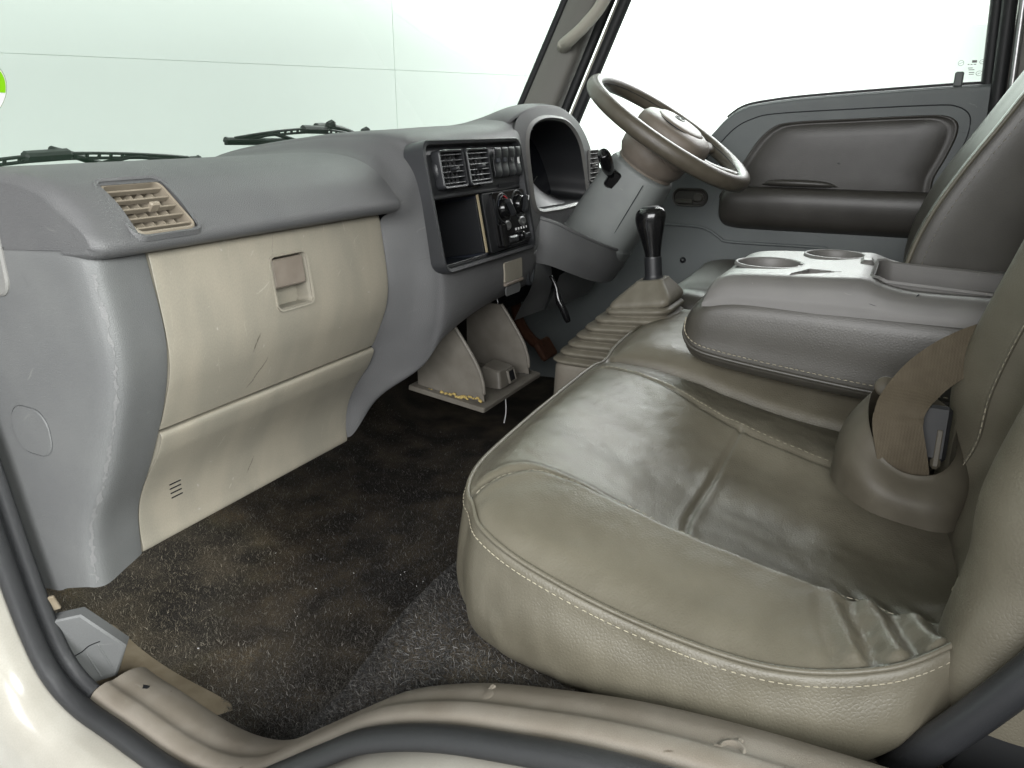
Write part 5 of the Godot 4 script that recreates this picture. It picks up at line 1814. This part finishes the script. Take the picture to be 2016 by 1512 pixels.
# ---------------------------------------------------------------- folded centre backrest with tray
func console() -> void:
	var s := thing("centre_console", "folded middle backrest serving as console with grey cup holder tray", "console", Vector3(0.775, 0.455, -0.08))
	# upholstered body: rows along z, section round x/y
	var rows := []
	for q in [[-0.272, 0.514, 0.530, 0.030], [-0.268, 0.498, 0.548, 0.012], [-0.25, 0.484, 0.566, 0.002], [-0.21, 0.476, 0.578, 0.0], [-0.12, 0.466, 0.580, 0.0], [0.0, 0.456, 0.578, 0.0], [0.10, 0.454, 0.576, 0.0], [0.16, 0.454, 0.576, 0.0]]:
		var z: float = q[0]
		var lo: float = q[1]
		var hi: float = q[2]
		var inx: float = q[3]
		var h := hi - lo
		rows.append([Vector3(0.775, lo - 0.008, z), Vector3(0.70, lo - 0.010, z), Vector3(0.655 + inx, lo - 0.006, z), Vector3(0.636 + inx, lo + 0.004, z), Vector3(0.632 + inx, lo + 0.014, z), Vector3(0.634 + inx, lo + h * 0.35, z), Vector3(0.636 + inx, lo + h * 0.62, z), Vector3(0.641 + inx, lo + h * 0.84, z), Vector3(0.655 + inx, hi - 0.004, z), Vector3(0.70, hi, z), Vector3(0.85, hi, z), Vector3(0.895 - inx, hi - 0.004, z), Vector3(0.914 - inx, lo + h * 0.6, z), Vector3(0.912 - inx, lo + 0.01, z), Vector3(0.88 - inx, lo - 0.006, z), Vector3(0.775, lo - 0.008, z)])
	var g := fine(rows, 8, 5)
	var mb := MB.new()
	mb.grid(g, false, true)
	var cap := []
	for p in g[0]:
		cap.append(p)
	cap.pop_back()
	var body := put(mb, "padded_body", M.leather_dark, s)
	mb = MB.new()
	var mid_c := Vector3.ZERO
	for p in cap:
		mid_c += p / cap.size()
	for i in cap.size():
		mb.tri(cap[i], cap[(i + 1) % cap.size()], mid_c)
	put(mb, "body_end", M.leather_dark, body)
	var welt := []
	var st := []
	for i in g.size():
		welt.append(g[i][20] + Vector3(-0.001, 0.0, 0))
		st.append(g[i][20] + Vector3(-0.0016, 0.0085, 0))
	mb = MB.new()
	mb.tube(welt, 0.0030, 8)
	put(mb, "body_welt", M.leather_dark, body)
	stitches(smooth_path(st, 6), 0.0065, 0.0010, M.thread, body)
	# tray moulding
	var cups := [[0.755, -0.178, 0.047], [0.855, -0.098, 0.043]]
	var hole := func(p: Vector3) -> bool:
		if p.y < 0.586:
			return false
		for c in cups:
			if Vector2(p.x - c[0], p.z - c[1]).length() < c[2] - 0.002:
				return true
		if p.x > 0.682 and p.x < 0.836 and p.z > -0.036:
			return true
		return Geometry2D.is_point_in_polygon(Vector2(p.x, p.z), PackedVector2Array([Vector2(0.668, -0.135), Vector2(0.712, -0.118), Vector2(0.700, -0.075)]))
	rows = []
	for q in [[-0.247, 0.560, 0.566, 0.0], [-0.246, 0.562, 0.575, 0.001], [-0.238, 0.563, 0.591, 0.002], [-0.222, 0.565, 0.601, 0.003], [-0.19, 0.566, 0.606, 0.003], [-0.12, 0.567, 0.609, 0.003], [-0.065, 0.568, 0.612, 0.003], [-0.045, 0.568, 0.612, 0.003], [-0.02, 0.568, 0.604, 0.003], [0.01, 0.568, 0.599, 0.003], [0.06, 0.568, 0.598, 0.003], [0.17, 0.568, 0.598, 0.003]]:
		var z: float = q[0]
		var lo: float = q[1]
		var hi: float = q[2]
		var h := hi - lo
		rows.append([Vector3(0.642, lo - 0.004, z), Vector3(0.643, lo + 0.002, z), Vector3(0.645, lo + h * 0.3, z), Vector3(0.650, lo + h * 0.66, z), Vector3(0.657, lo + h * 0.90, z), Vector3(0.666, hi, z), Vector3(0.68, hi + 0.0004, z), Vector3(0.73, hi, z), Vector3(0.80, hi, z), Vector3(0.86, hi, z), Vector3(0.888, hi, z), Vector3(0.900, lo + h * 0.8, z), Vector3(0.905, lo + h * 0.3, z), Vector3(0.906, lo - 0.004, z)])
	mb = MB.new()
	mb.grid(fine(rows, 12, 12), false, true, hole)
	var tr := put(mb, "tray", M.console, s)
	for c in cups:
		mb = MB.new()
		var y := 0.6075 if c[1] < -0.15 else 0.6115
		var f := Transform3D(Basis(Vector3.RIGHT, Vector3(0, 0, -1), Vector3.UP), Vector3(c[0], y, c[1]))
		mb.lathe([[c[2] + 0.0035, -0.003], [c[2] + 0.002, 0.0010], [c[2] - 0.0005, 0.0014], [c[2] - 0.0028, -0.001], [c[2] - 0.004, -0.01], [c[2] - 0.007, -0.048], [c[2] - 0.010, -0.052], [0.0001, -0.053]], f, 44)
		put(mb, "cup_holder", M.console, tr)
	# notch between the cups: three-sided pocket
	mb = MB.new()
	var tri_o := [Vector3(0.664, 0.6090, -0.139), Vector3(0.716, 0.6092, -0.119), Vector3(0.701, 0.6105, -0.069)]
	var cc: Vector3 = (tri_o[0] + tri_o[1] + tri_o[2]) / 3.0
	var l0 := []
	var l1 := []
	var l2 := []
	for p in tri_o:
		l0.append(p + Vector3(0, -0.002, 0))
		l1.append(cc + (p - cc) * 0.90 + Vector3(0, 0.0012, 0))
		l2.append(cc + (p - cc) * 0.72 + Vector3(0, -0.026, 0))
	for i in 3:
		var j := (i + 1) % 3
		mb.quad(l0[i], l1[i], l1[j], l0[j])
		mb.quad(l1[i], l2[i], l2[j], l1[j])
	mb.tri(l2[0], l2[1], l2[2])
	put(mb, "notch", M.console, tr)
	# open bin behind the cups
	var bf := Transform3D(Basis(Vector3.RIGHT, Vector3(0, 0, -1), Vector3.UP), Vector3(0.759, 0.600, 0.075))
	var top := []
	var rim := []
	var inn := []
	var bot := []
	for p in rr(0.166, 0.232, 0.022, 6):
		var z := 0.075 - p.y
		var y := 0.5985 + (0.0135 if z < -0.03 else 0.0135 * clampf(1.0 - (z + 0.03) / 0.035, 0, 1))
		top.append(Vector3(0.759 + p.x, y - 0.002, z))
		rim.append(Vector3(0.759 + p.x * 0.985, y + 0.0014, 0.075 - p.y * 0.985))
		inn.append(Vector3(0.759 + p.x * 0.955, y - 0.001, 0.075 - p.y * 0.96))
		bot.append(Vector3(0.759 + p.x * 0.93, 0.555, 0.075 - p.y * 0.93))
	mb = MB.new()
	mb.loops([top, rim, inn, bot])
	mb.fill(bot, Vector3.UP)
	put(mb, "bin", M.console, tr)
	# hinge block at the head of the bin
	mb = MB.new()
	mb.box(Transform3D(Basis().rotated(Vector3.UP, 0.06), Vector3(0.795, 0.612, -0.050)), Vector3(0.040, 0.012, 0.018), 0.004)
	put(mb, "hinge_block", M.console, tr)
	mb = MB.new()
	mb.tube(smooth_path([Vector3(0.656, 0.598, -0.052), Vector3(0.6475, 0.585, -0.040), Vector3(0.6470, 0.580, -0.015), Vector3(0.6530, 0.590, 0.012), Vector3(0.6600, 0.5975, 0.02)], 6), 0.0010, 6)
	put(mb, "cover_joint", M.dash_line, tr)

func belt_buckle() -> void:
	var s := thing("seat_belt_buckle", "beige seat belt webbing and buckle in leather sleeve between the seats", "seat belt", Vector3(0.47, 0.40, 0.03))
	# soft sleeve: base loop on the cushion, cut mouth above
	var base := [Vector3(0.398, 0.412, 0.040), Vector3(0.402, 0.420, -0.005), Vector3(0.440, 0.428, -0.038), Vector3(0.50, 0.428, -0.042), Vector3(0.545, 0.43, -0.02), Vector3(0.555, 0.43, 0.04), Vector3(0.53, 0.43, 0.090), Vector3(0.45, 0.415, 0.098), Vector3(0.405, 0.410, 0.080)]
	var mouth := [Vector3(0.420, 0.452, 0.030), Vector3(0.422, 0.468, 0.004), Vector3(0.445, 0.498, -0.012), Vector3(0.485, 0.518, -0.012), Vector3(0.515, 0.520, 0.005), Vector3(0.520, 0.512, 0.035), Vector3(0.505, 0.500, 0.062), Vector3(0.455, 0.474, 0.070), Vector3(0.428, 0.456, 0.058)]
	var mid := []
	var lip := []
	var inn := []
	var c := Vector3(0.47, 0.48, 0.03)
	for i in mouth.size():
		mouth[i] = c + (mouth[i] - c) * Vector3(1.06, 1.0, 1.12) + Vector3(0.0, -0.003, 0.003)
	for i in base.size():
		var m: Vector3 = base[i].lerp(mouth[i], 0.55)
		m += (m - Vector3(c.x, m.y, c.z)).normalized() * 0.010
		mid.append(m)
		lip.append(mouth[i] + (c - mouth[i]) * 0.05)
		inn.append(mouth[i] + (c - mouth[i]) * 0.12 + Vector3(0, -0.055, 0))
	var rows := []
	for i in base.size():
		base[i] += Vector3(0, -0.006, 0)
	for l in [base, mid, mouth, lip, inn]:
		rows.append(smooth_loop(l, 6))
	var cols := []
	var mb := MB.new()
	var fine_rows := []
	for j in rows[0].size():
		var col := []
		for r in rows:
			col.append(r[j])
		cols.append(smooth_path(col, 4))
	for i in cols[0].size():
		var r := []
		for j in cols.size():
			r.append(cols[j][i])
		fine_rows.append(r)
	mb.grid(fine_rows, true, false)
	put(mb, "sleeve", M.sleeve, s)
	# webbing folded over the buckle and running up behind the backrest
	var strip := func(path: Array, w: Vector3, th: float, called: String, m: Material) -> MeshInstance3D:
		var b := MB.new()
		var pr := []
		for i in path.size():
			var a: Vector3 = path[maxi(i - 1, 0)]
			var e: Vector3 = path[mini(i + 1, path.size() - 1)]
			var t := (e - a).normalized()
			var wd := (w - t * w.dot(t)).normalized() * w.length()
			var nn := t.cross(wd).normalized() * th
			pr.append([path[i] - wd - nn, path[i] - wd + nn, path[i] + wd + nn, path[i] + wd - nn])
		for j in 4:
			var gq := []
			for r in pr:
				gq.append([r[j], r[(j + 1) % 4]])
			b.grid(gq, false, true)
		return put(b, called, m, s)
	var wv := Vector3(0.006, 0.004, 0.0225)
	strip.call(smooth_path([Vector3(0.432, 0.432, 0.032), Vector3(0.430, 0.462, 0.026), Vector3(0.436, 0.494, 0.018), Vector3(0.448, 0.514, 0.017), Vector3(0.468, 0.532, 0.027), Vector3(0.482, 0.550, 0.042), Vector3(0.494, 0.566, 0.062), Vector3(0.506, 0.580, 0.088), Vector3(0.52, 0.592, 0.12)], 5), wv, 0.0012, "webbing", M.webbing)
	strip.call(smooth_path([Vector3(0.4275, 0.446, 0.031), Vector3(0.4265, 0.470, 0.025), Vector3(0.4325, 0.497, 0.017), Vector3(0.440, 0.508, 0.016)], 4), wv * 1.02, 0.0016, "webbing_fold", M.webbing)
	var bb := MB.new()
	bb.box(Transform3D(Basis(Vector3(0, 0, 1), 0.0).rotated(Vector3.BACK, -0.35), Vector3(0.462, 0.488, 0.052)), Vector3(0.014, 0.060, 0.030), 0.004)
	var bk := put(bb, "buckle", M.rubber, s)
	bb = MB.new()
	bb.box(Transform3D(Basis().rotated(Vector3.BACK, -0.35), Vector3(0.455, 0.474, 0.058)), Vector3(0.012, 0.044, 0.010), 0.003)
	put(bb, "buckle_shell", M.sleeve, bk)
	bb = MB.new()
	bb.lathe([[0.0001, 0.006], [0.010, 0.005], [0.012, 0.0]], frame(Vector3(0.492, 0.523, 0.000), Vector3(0, 0, 1), Vector3(0.5, 0.8, 0)), 18)
	put(bb, "sleeve_stud", M.sleeve, s)

# ---------------------------------------------------------------- door opening
var OPEN := [Vector3(0, 0.80, -0.955), Vector3(0, 0.62, -0.93), Vector3(0, 0.45, -0.893), Vector3(0, 0.32, -0.868), Vector3(0, 0.235, -0.848), Vector3(0, 0.185, -0.825), Vector3(0, 0.158, -0.785), Vector3(0, 0.146, -0.725), Vector3(0, 0.131, -0.645), Vector3(0, 0.135, -0.585), Vector3(0, 0.158, -0.53), Vector3(0, 0.205, -0.47), Vector3(0, 0.250, -0.415), Vector3(0, 0.292, -0.36), Vector3(0, 0.326, -0.288), Vector3(0, 0.347, -0.215), Vector3(0, 0.364, -0.138), Vector3(0, 0.374, -0.05), Vector3(0, 0.378, 0.05), Vector3(0, 0.380, 0.18), Vector3(0, 0.381, 0.30)]

func along(section: Array, from: int, to: int, n := 6) -> Array:
	# section of [x, outward offset] swept along the edge of the door opening
	var path := smooth_path(OPEN, n)
	var rows := []
	for i in range(from * n, mini(to * n + 1, path.size())):
		var a: Vector3 = path[maxi(i - 2, 0)]
		var b: Vector3 = path[mini(i + 2, path.size() - 1)]
		var t := (b - a).normalized()
		var out := Vector3(0, -t.z, t.y)
		if out.dot(Vector3(0, 0.8, -0.35) - path[i]) > 0:
			out = -out
		var r := []
		for s in section:
			r.append(Vector3(s[0], path[i].y, path[i].z) + out * s[1])
		rows.append(smooth_path(r, 4))
	return rows

func sill() -> void:
	var body := thing("door_surround", "off-white painted door opening edge curving over the wheel arch", "door frame", Vector3(-0.04, 0.10, -0.35))
	var mb := MB.new()
	mb.grid(along([[0.030, 0.016], [0.004, 0.014], [-0.018, 0.013], [-0.034, 0.016], [-0.046, 0.026], [-0.054, 0.046], [-0.058, 0.08], [-0.060, 0.20]], 0, 20), false, false)
	put(mb, "painted_edge", M.paint, body)
	mb = MB.new()
	mb.prism(rr(0.03, 0.022, 0.006), Transform3D(Basis(Vector3(0, 0, 1), Vector3(0, 1, 0), Vector3(-1, 0, 0)), Vector3(-0.0595, 0.075, -0.745)), 0.006, 0.003)
	put(mb, "body_plug", M.paint, body)

	var seal := thing("door_seal", "black rubber door seal running along the passenger door opening", "door seal", Vector3(0.0, 0.10, -0.4))
	mb = MB.new()
	mb.grid(along([[0.020, 0.012], [0.010, 0.013], [-0.002, 0.0125], [-0.010, 0.009], [-0.012, 0.002], [-0.007, -0.005], [0.001, -0.007], [0.009, -0.004], [0.012, 0.003], [0.020, 0.006]], 0, 20), false, false)
	put(mb, "seal_strip", M.seal, seal)
	mb = MB.new()
	mb.grid(along([[0.012, 0.002], [0.018, -0.006], [0.026, -0.007], [0.030, 0.0], [0.032, 0.012]], 0, 6), false, false)
	put(mb, "inner_lip", M.seal, seal)

	var tr := thing("sill_trim", "dusty brown-grey plastic sill trim arching over the wheel housing", "sill trim", Vector3(0.05, 0.10, -0.4))
	mb = MB.new()
	mb.grid(along([[0.014, 0.012], [0.015, 0.002], [0.021, -0.0055], [0.034, -0.0065], [0.044, -0.002], [0.060, -0.001], [0.078, 0.006], [0.092, 0.018], [0.098, 0.034], [0.099, 0.08]], 6, 20), false, false)
	var tp := put(mb, "trim_strip", M.sill, tr)
	mb = MB.new()
	mb.lathe([[0.0001, 0.0022], [0.0075, 0.0020], [0.0088, 0.0005], [0.0088, -0.002]], frame(Vector3(0.052, 0.3325, -0.268), Vector3.RIGHT, Vector3(0, -0.36, -0.93)), 24, 1.0, 1.0)
	mb.box(Transform3D(Basis(), Vector3(0.063, 0.3330, -0.268)), Vector3(0.008, 0.003, 0.005), 0.001)
	put(mb, "trim_plug", M.sill, tp)
	mb = MB.new()
	mb.lathe([[0.0001, -0.0005], [0.0055, 0.0000], [0.0070, 0.0016], [0.0092, 0.0018], [0.0098, 0.0]], frame(Vector3(0.042, 0.3752, -0.060), Vector3.RIGHT, Vector3(0, -0.12, -0.99)), 24)
	for k in 3:
		var a := k * TAU / 3 + 0.3
		mb.box(Transform3D(Basis().rotated(Vector3.UP, -a), Vector3(0.042 + cos(a) * 0.0105, 0.3755, -0.060 + sin(a) * 0.0105)), Vector3(0.006, 0.002, 0.004), 0.0006)
	put(mb, "screw_socket", M.sill, tp)
	# low front end: bare metal plate, torn hole, notch
	mb = MB.new()
	var rows := []
	for q in [[-0.93, 0.150], [-0.87, 0.125], [-0.81, 0.112], [-0.74, 0.106], [-0.70, 0.100]]:
		rows.append([Vector3(0.03, q[1] + 0.030, q[0]), Vector3(0.06, q[1] + 0.012, q[0]), Vector3(0.10, q[1] - 0.002, q[0] + 0.01), Vector3(0.135, q[1] - 0.012, q[0] + 0.02)])
	mb.grid(fine(rows, 5, 5), false, true)
	put(mb, "bare_metal_flange", M.metal_dirty, tr)
	mb = MB.new()
	var hp := []
	for i in 16:
		var a := TAU * i / 16
		var r := 0.010 * (1.0 + 0.3 * sin(a * 3.0 + 1.0) + 0.15 * sin(a * 5.0))
		hp.append(Vector2(cos(a) * r * 1.3, sin(a) * r * 0.8))
	mb.prism(PackedVector2Array(hp), frame(Vector3(0.055, 0.1515, -0.76), Vector3(0.3, 0.0, 1), Vector3(1, -0.02, -0.3)), -0.0012)
	put(mb, "torn_hole", M.deep, tp)

func windscreen() -> void:
	var w := thing("windscreen", "large curved green tinted windscreen above the dashboard", "windscreen", Vector3(0.78, 0.70, -1.15))
	var rows := []
	for i in 13:
		var t := i / 12.0
		var y := lerpf(0.66, 1.44, t)
		var r := []
		for j in 17:
			var x := lerpf(0.0, 1.575, j / 16.0)
			var c := (x - 0.7875) / 0.7875
			r.append(Vector3(x, y, -1.235 + 0.47 * (y - 0.66) + 0.165 * c * c * (0.6 + 0.4 * c * c)))
		rows.append(r)
	var mb := MB.new()
	mb.grid(rows, false, true)
	put(mb, "glass", M.pane, w)
	# round parking disc stuck inside the glass at the left edge of the view
	var st := thing("round_sticker", "round green and white sticker on the windscreen's passenger side", "sticker", Vector3(0.185, 0.79, -1.06))
	var at := Vector3(0.1805, 0.838, -1.045)
	var f := frame(at, Vector3(0.97, 0.0, -0.24), Vector3(0.1, 0.9, 0.42))
	var disc := func(a0: float, a1: float, r: float, z: float) -> MB:
		var m := MB.new()
		var o := PackedVector2Array()
		for i in 33:
			var a := lerpf(a0, a1, i / 32.0)
			if i == 32 and a1 - a0 > 6.2:
				continue
			o.append(Vector2(cos(a), sin(a)) * r)
		m.prism(o, f * Transform3D(Basis(), Vector3(0, 0, z)), 0.0004)
		return m
	put(disc.call(0.0, TAU, 0.0385, 0.0), "sticker_disc", mat(c8(236, 232, 238), 0.5, 0.4), st)
	put(disc.call(0.02, PI - 0.02, 0.0365, 0.0005), "green_half", mat(c8(136, 206, 20), 0.5, 0.4), st)
	mb = MB.new()
	var ring := []
	for i in 40:
		ring.append(f * Vector3(cos(TAU * i / 40) * 0.0382, sin(TAU * i / 40) * 0.0382, 0.0005))
	mb.ring(ring, 0.0004, 5, f.basis.z)
	put(mb, "sticker_edge", mat(c8(110, 125, 90), 0.5, 0.4), st)

func wipers() -> void:
	wiper("wiper", "black wiper blade resting left of the other at passenger side", Vector3(0.02, 0.722, -1.165), Vector3(0.40, 0.752, -1.20), Vector3(0.655, 0.738, -1.215))
	wiper("wiper", "black wiper blade with knobbly arm in front of the radio", Vector3(0.72, 0.770, -1.215), Vector3(0.97, 0.785, -1.205), Vector3(1.20, 0.758, -1.195))

func wiper(called: String, label: String, a: Vector3, m: Vector3, b: Vector3) -> void:
	var w := thing(called, label, "wiper", a, "windscreen wipers")
	var dir := (b - a).normalized()
	var up := Vector3(0, 0.9, 0.42).normalized()
	up = (up - dir * up.dot(dir)).normalized()
	var L := a.distance_to(b)
	var f := Transform3D(Basis(dir, up, dir.cross(up)), a)
	# rubber blade with its backing
	var mb := MB.new()
	mb.box(f * Transform3D(Basis(), Vector3(L * 0.5, 0.002, 0)), Vector3(L, 0.008, 0.009), 0.002)
	var bl := put(mb, "rubber_blade", M.wiper, w)
	mb = MB.new()
	mb.box(f * Transform3D(Basis(), Vector3(L * 0.5, -0.005, 0)), Vector3(L - 0.004, 0.007, 0.004), 0.001)
	put(mb, "blade_edge", M.rubber, bl)
	for e in [0.004, L - 0.004]:
		mb = MB.new()
		mb.box(f * Transform3D(Basis(), Vector3(e, 0.001, 0)), Vector3(0.010, 0.012, 0.012), 0.003)
		put(mb, "end_clip", M.wiper, bl)
	# arched bridge pierced by slots: two rails and the webs between them
	var arch := func(t: float) -> float:
		return 0.006 + 0.024 * (1.0 - pow(absf(t - 0.5) * 2.0, 1.6))
	for s in [0.0, 1.0]:
		mb = MB.new()
		var p := []
		for i in 25:
			var t := i / 24.0
			p.append(f * Vector3(t * L * 0.90 + L * 0.05, arch.call(t) - s * 0.0085 * (1.0 - pow(absf(t - 0.5) * 2.0, 3.0)), 0))
		mb.tube(p, 0.0028, 6, true)
		put(mb, "bridge_rail", M.wiper, w)
	for i in 17:
		var t := 0.18 + 0.64 * i / 16.0
		mb = MB.new()
		mb.box(f * Transform3D(Basis(), Vector3(t * L * 0.90 + L * 0.05, arch.call(t) - 0.0042, 0)), Vector3(0.004, 0.009, 0.005), 0.0008)
		put(mb, "bridge_web", M.wiper, w)
	for t in [0.25, 0.75]:
		mb = MB.new()
		mb.tube(smooth_path([f * Vector3(L * (t - 0.13), 0.004, 0), f * Vector3(L * (t - 0.06), 0.011, 0), f * Vector3(L * t, 0.016, 0), f * Vector3(L * (t + 0.06), 0.011, 0), f * Vector3(L * (t + 0.13), 0.004, 0)], 4), 0.0042, 6)
		put(mb, "yoke", M.wiper, w)
	mb = MB.new()
	mb.box(f * Transform3D(Basis(), Vector3(L * 0.5, 0.027, -0.002)), Vector3(0.080, 0.016, 0.016), 0.004)
	put(mb, "pivot_housing", M.wiper, w)
	mb = MB.new()
	var ap := f * Vector3(L * 0.52, 0.032, -0.010)
	mb.tube(smooth_path([ap, ap + Vector3(0.06, 0.0 if a.x > 0.5 else -0.014, -0.02), ap + Vector3(0.15, -0.012 if a.x > 0.5 else -0.045, -0.03), ap + Vector3(0.28, -0.05 if a.x > 0.5 else -0.09, -0.04)], 5), 0.006, 8)
	put(mb, "wiper_arm", M.wiper, w)
	if a.x > 0.5:
		for q in [[0.60, 0.039], [0.86, 0.026]]:
			mb = MB.new()
			mb.box(f * Transform3D(Basis().rotated(Vector3.BACK, 0.4), Vector3(L * q[0], q[1], -0.004)), Vector3(0.024, 0.016, 0.018), 0.005)
			put(mb, "washer_nozzle", M.wiper, w)

# ---------------------------------------------------------------- odds and ends
func small_things() -> void:
	var k := thing("kick_cover", "loose grey plastic cover leaning at the front of the door sill", "plastic cover", Vector3(0.06, 0.11, -0.85))
	var mb := MB.new()
	var kf := frame(Vector3(0.052, 0.190, -0.838), Vector3(0.30, 0.12, 0.42), Vector3(-0.42, 0.80, -0.40))
	var ol := PackedVector2Array([Vector2(-0.040, -0.052), Vector2(0.020, -0.052), Vector2(0.050, -0.010), Vector2(0.022, 0.052), Vector2(-0.036, 0.056)])
	mb.prism(ol, kf, 0.016, 0.0025)
	var kc := put(mb, "cover_plate", M.dash_low, k)
	for x in [-0.012, 0.004, 0.022]:
		mb = MB.new()
		mb.box(kf * Transform3D(Basis(), Vector3(x, -0.028 + x * 0.5, 0.0162)), Vector3(0.0022, 0.040, 0.0016), 0.0006)
		put(mb, "rib", M.dash_low, kc)
	mb = MB.new()
	mb.tube(smooth_path([kf * Vector3(-0.014, -0.004, 0.0163), kf * Vector3(0.0, 0.0, 0.0163), kf * Vector3(0.012, 0.006, 0.0163), kf * Vector3(0.026, 0.008, 0.0163)], 5), 0.0007, 5)
	put(mb, "crack", M.deep, kc)
	mb = MB.new()
	mb.box(kf * Transform3D(Basis(), Vector3(-0.018, 0.072, 0.004)), Vector3(0.036, 0.020, 0.004), 0.001)
	put(mb, "metal_tab", M.metal_dirty, k)
	mb = MB.new()
	mb.box(kf * Transform3D(Basis(), Vector3(-0.028, 0.094, 0.002)), Vector3(0.026, 0.010, 0.003), 0.001)
	put(mb, "metal_tab", M.base_beige, k)

	# black hinge bar at the foot of the passenger backrest
	var h := thing("recliner_bracket", "black metal recliner bracket below the passenger backrest", "bracket", Vector3(0.15, 0.31, 0.08))
	mb = MB.new()
	mb.tube(smooth_path([Vector3(0.140, 0.315, 0.045), Vector3(0.135, 0.36, 0.072), Vector3(0.132, 0.41, 0.100), Vector3(0.13, 0.46, 0.125), Vector3(0.13, 0.52, 0.15)], 6), 0.0135, 12)
	put(mb, "hinge_bar", M.black, h)
	mb = MB.new()
	mb.prism(PackedVector2Array([Vector2(0.04, 0.20), Vector2(0.30, 0.20), Vector2(0.30, 0.52), Vector2(0.155, 0.52), Vector2(0.115, 0.42)]), Transform3D(Basis(Vector3(0, 0, 1), Vector3(0, 1, 0), Vector3(-1, 0, 0)), Vector3(0.165, 0, 0)), 0.012, 0.003)
	put(mb, "hinge_plate", M.rubber, h)

	var wd := thing("dangling_wire", "thin pale wire hanging behind the open drawer", "wire", Vector3(0.86, 0.30, -0.70))
	mb = MB.new()
	mb.tube(smooth_path([Vector3(0.872, 0.50, -0.70), Vector3(0.876, 0.46, -0.695), Vector3(0.888, 0.42, -0.69), Vector3(0.892, 0.37, -0.69), Vector3(0.888, 0.32, -0.692), Vector3(0.892, 0.28, -0.69), Vector3(0.886, 0.245, -0.685), Vector3(0.868, 0.225, -0.68)], 6), 0.0013, 6)
	put(mb, "wire_run", M.mark, wd)

	var bp := thing("brake_pedal", "rusty brown pedal arm in the dark driver's footwell", "pedal", Vector3(1.3, 0.2, -0.85))
	mb = MB.new()
	mb.tube(smooth_path([Vector3(1.26, 0.42, -0.86), Vector3(1.29, 0.33, -0.86), Vector3(1.33, 0.27, -0.845), Vector3(1.36, 0.245, -0.83)], 5), 0.014, 10)
	put(mb, "pedal_arm", M.rust, bp)
	mb = MB.new()
	mb.box(Transform3D(Basis().rotated(Vector3.RIGHT, -0.6), Vector3(1.37, 0.235, -0.82)), Vector3(0.08, 0.055, 0.016), 0.005)
	put(mb, "pedal_pad", M.rust, bp)

	var lv := thing("bonnet_lever", "small black release lever below the steering column scoop", "lever", Vector3(0.97, 0.43, -0.62))
	mb = MB.new()
	mb.tube(smooth_path([Vector3(0.965, 0.515, -0.625), Vector3(0.962, 0.495, -0.612), Vector3(0.960, 0.47, -0.605), Vector3(0.962, 0.45, -0.595), Vector3(0.965, 0.425, -0.585)], 5), [0.004, 0.004, 0.004, 0.004, 0.004, 0.0042, 0.0045, 0.005, 0.006, 0.0065, 0.007, 0.007, 0.0072, 0.0074, 0.0075, 0.0075, 0.0075, 0.0074, 0.007, 0.0065, 0.005], 10)
	put(mb, "lever_arm", M.gloss_black, lv)

	# screw tails of the heater box showing under the glove box
	var hb := thing("heater_box", "dark heater box with pale screw tails under the glove box", "heater box", Vector3(0.40, 0.27, -0.86))
	mb = MB.new()
	mb.box(Transform3D(Basis(), Vector3(0.42, 0.33, -0.93)), Vector3(0.36, 0.12, 0.16), 0.02)
	var hx := put(mb, "box", M.deep, hb)
	for q in [[0.385, -0.845], [0.395, -0.845], [0.442, -0.845], [0.452, -0.845]]:
		mb = MB.new()
		mb.tube([Vector3(q[0], 0.31, q[1]), Vector3(q[0], 0.272, q[1])], 0.0028, 8)
		put(mb, "screw_tail", M.metal, hx)

	# specks on the carpet and sill
	var cr_ := thing("carpet_litter", "tiny white crumbs scattered on the dark carpet", "crumbs", Vector3(0.3, 0.10, -0.7))
	cr_.set_meta("kind", "stuff")
	mb = MB.new()
	for i in 16:
		var p := Vector3(rng.randf_range(0.13, 0.5), 0.099, rng.randf_range(-0.95, -0.62))
		mb.box(Transform3D(Basis().rotated(Vector3.UP, rng.randf() * TAU).rotated(Vector3.RIGHT, rng.randf_range(-0.6, 0.6)), p), Vector3(rng.randf_range(0.0008, 0.003), 0.0006, rng.randf_range(0.0005, 0.0009)), 0.0001)
	put(mb, "crumbs", M.mark, cr_).set_meta("kind", "stuff")
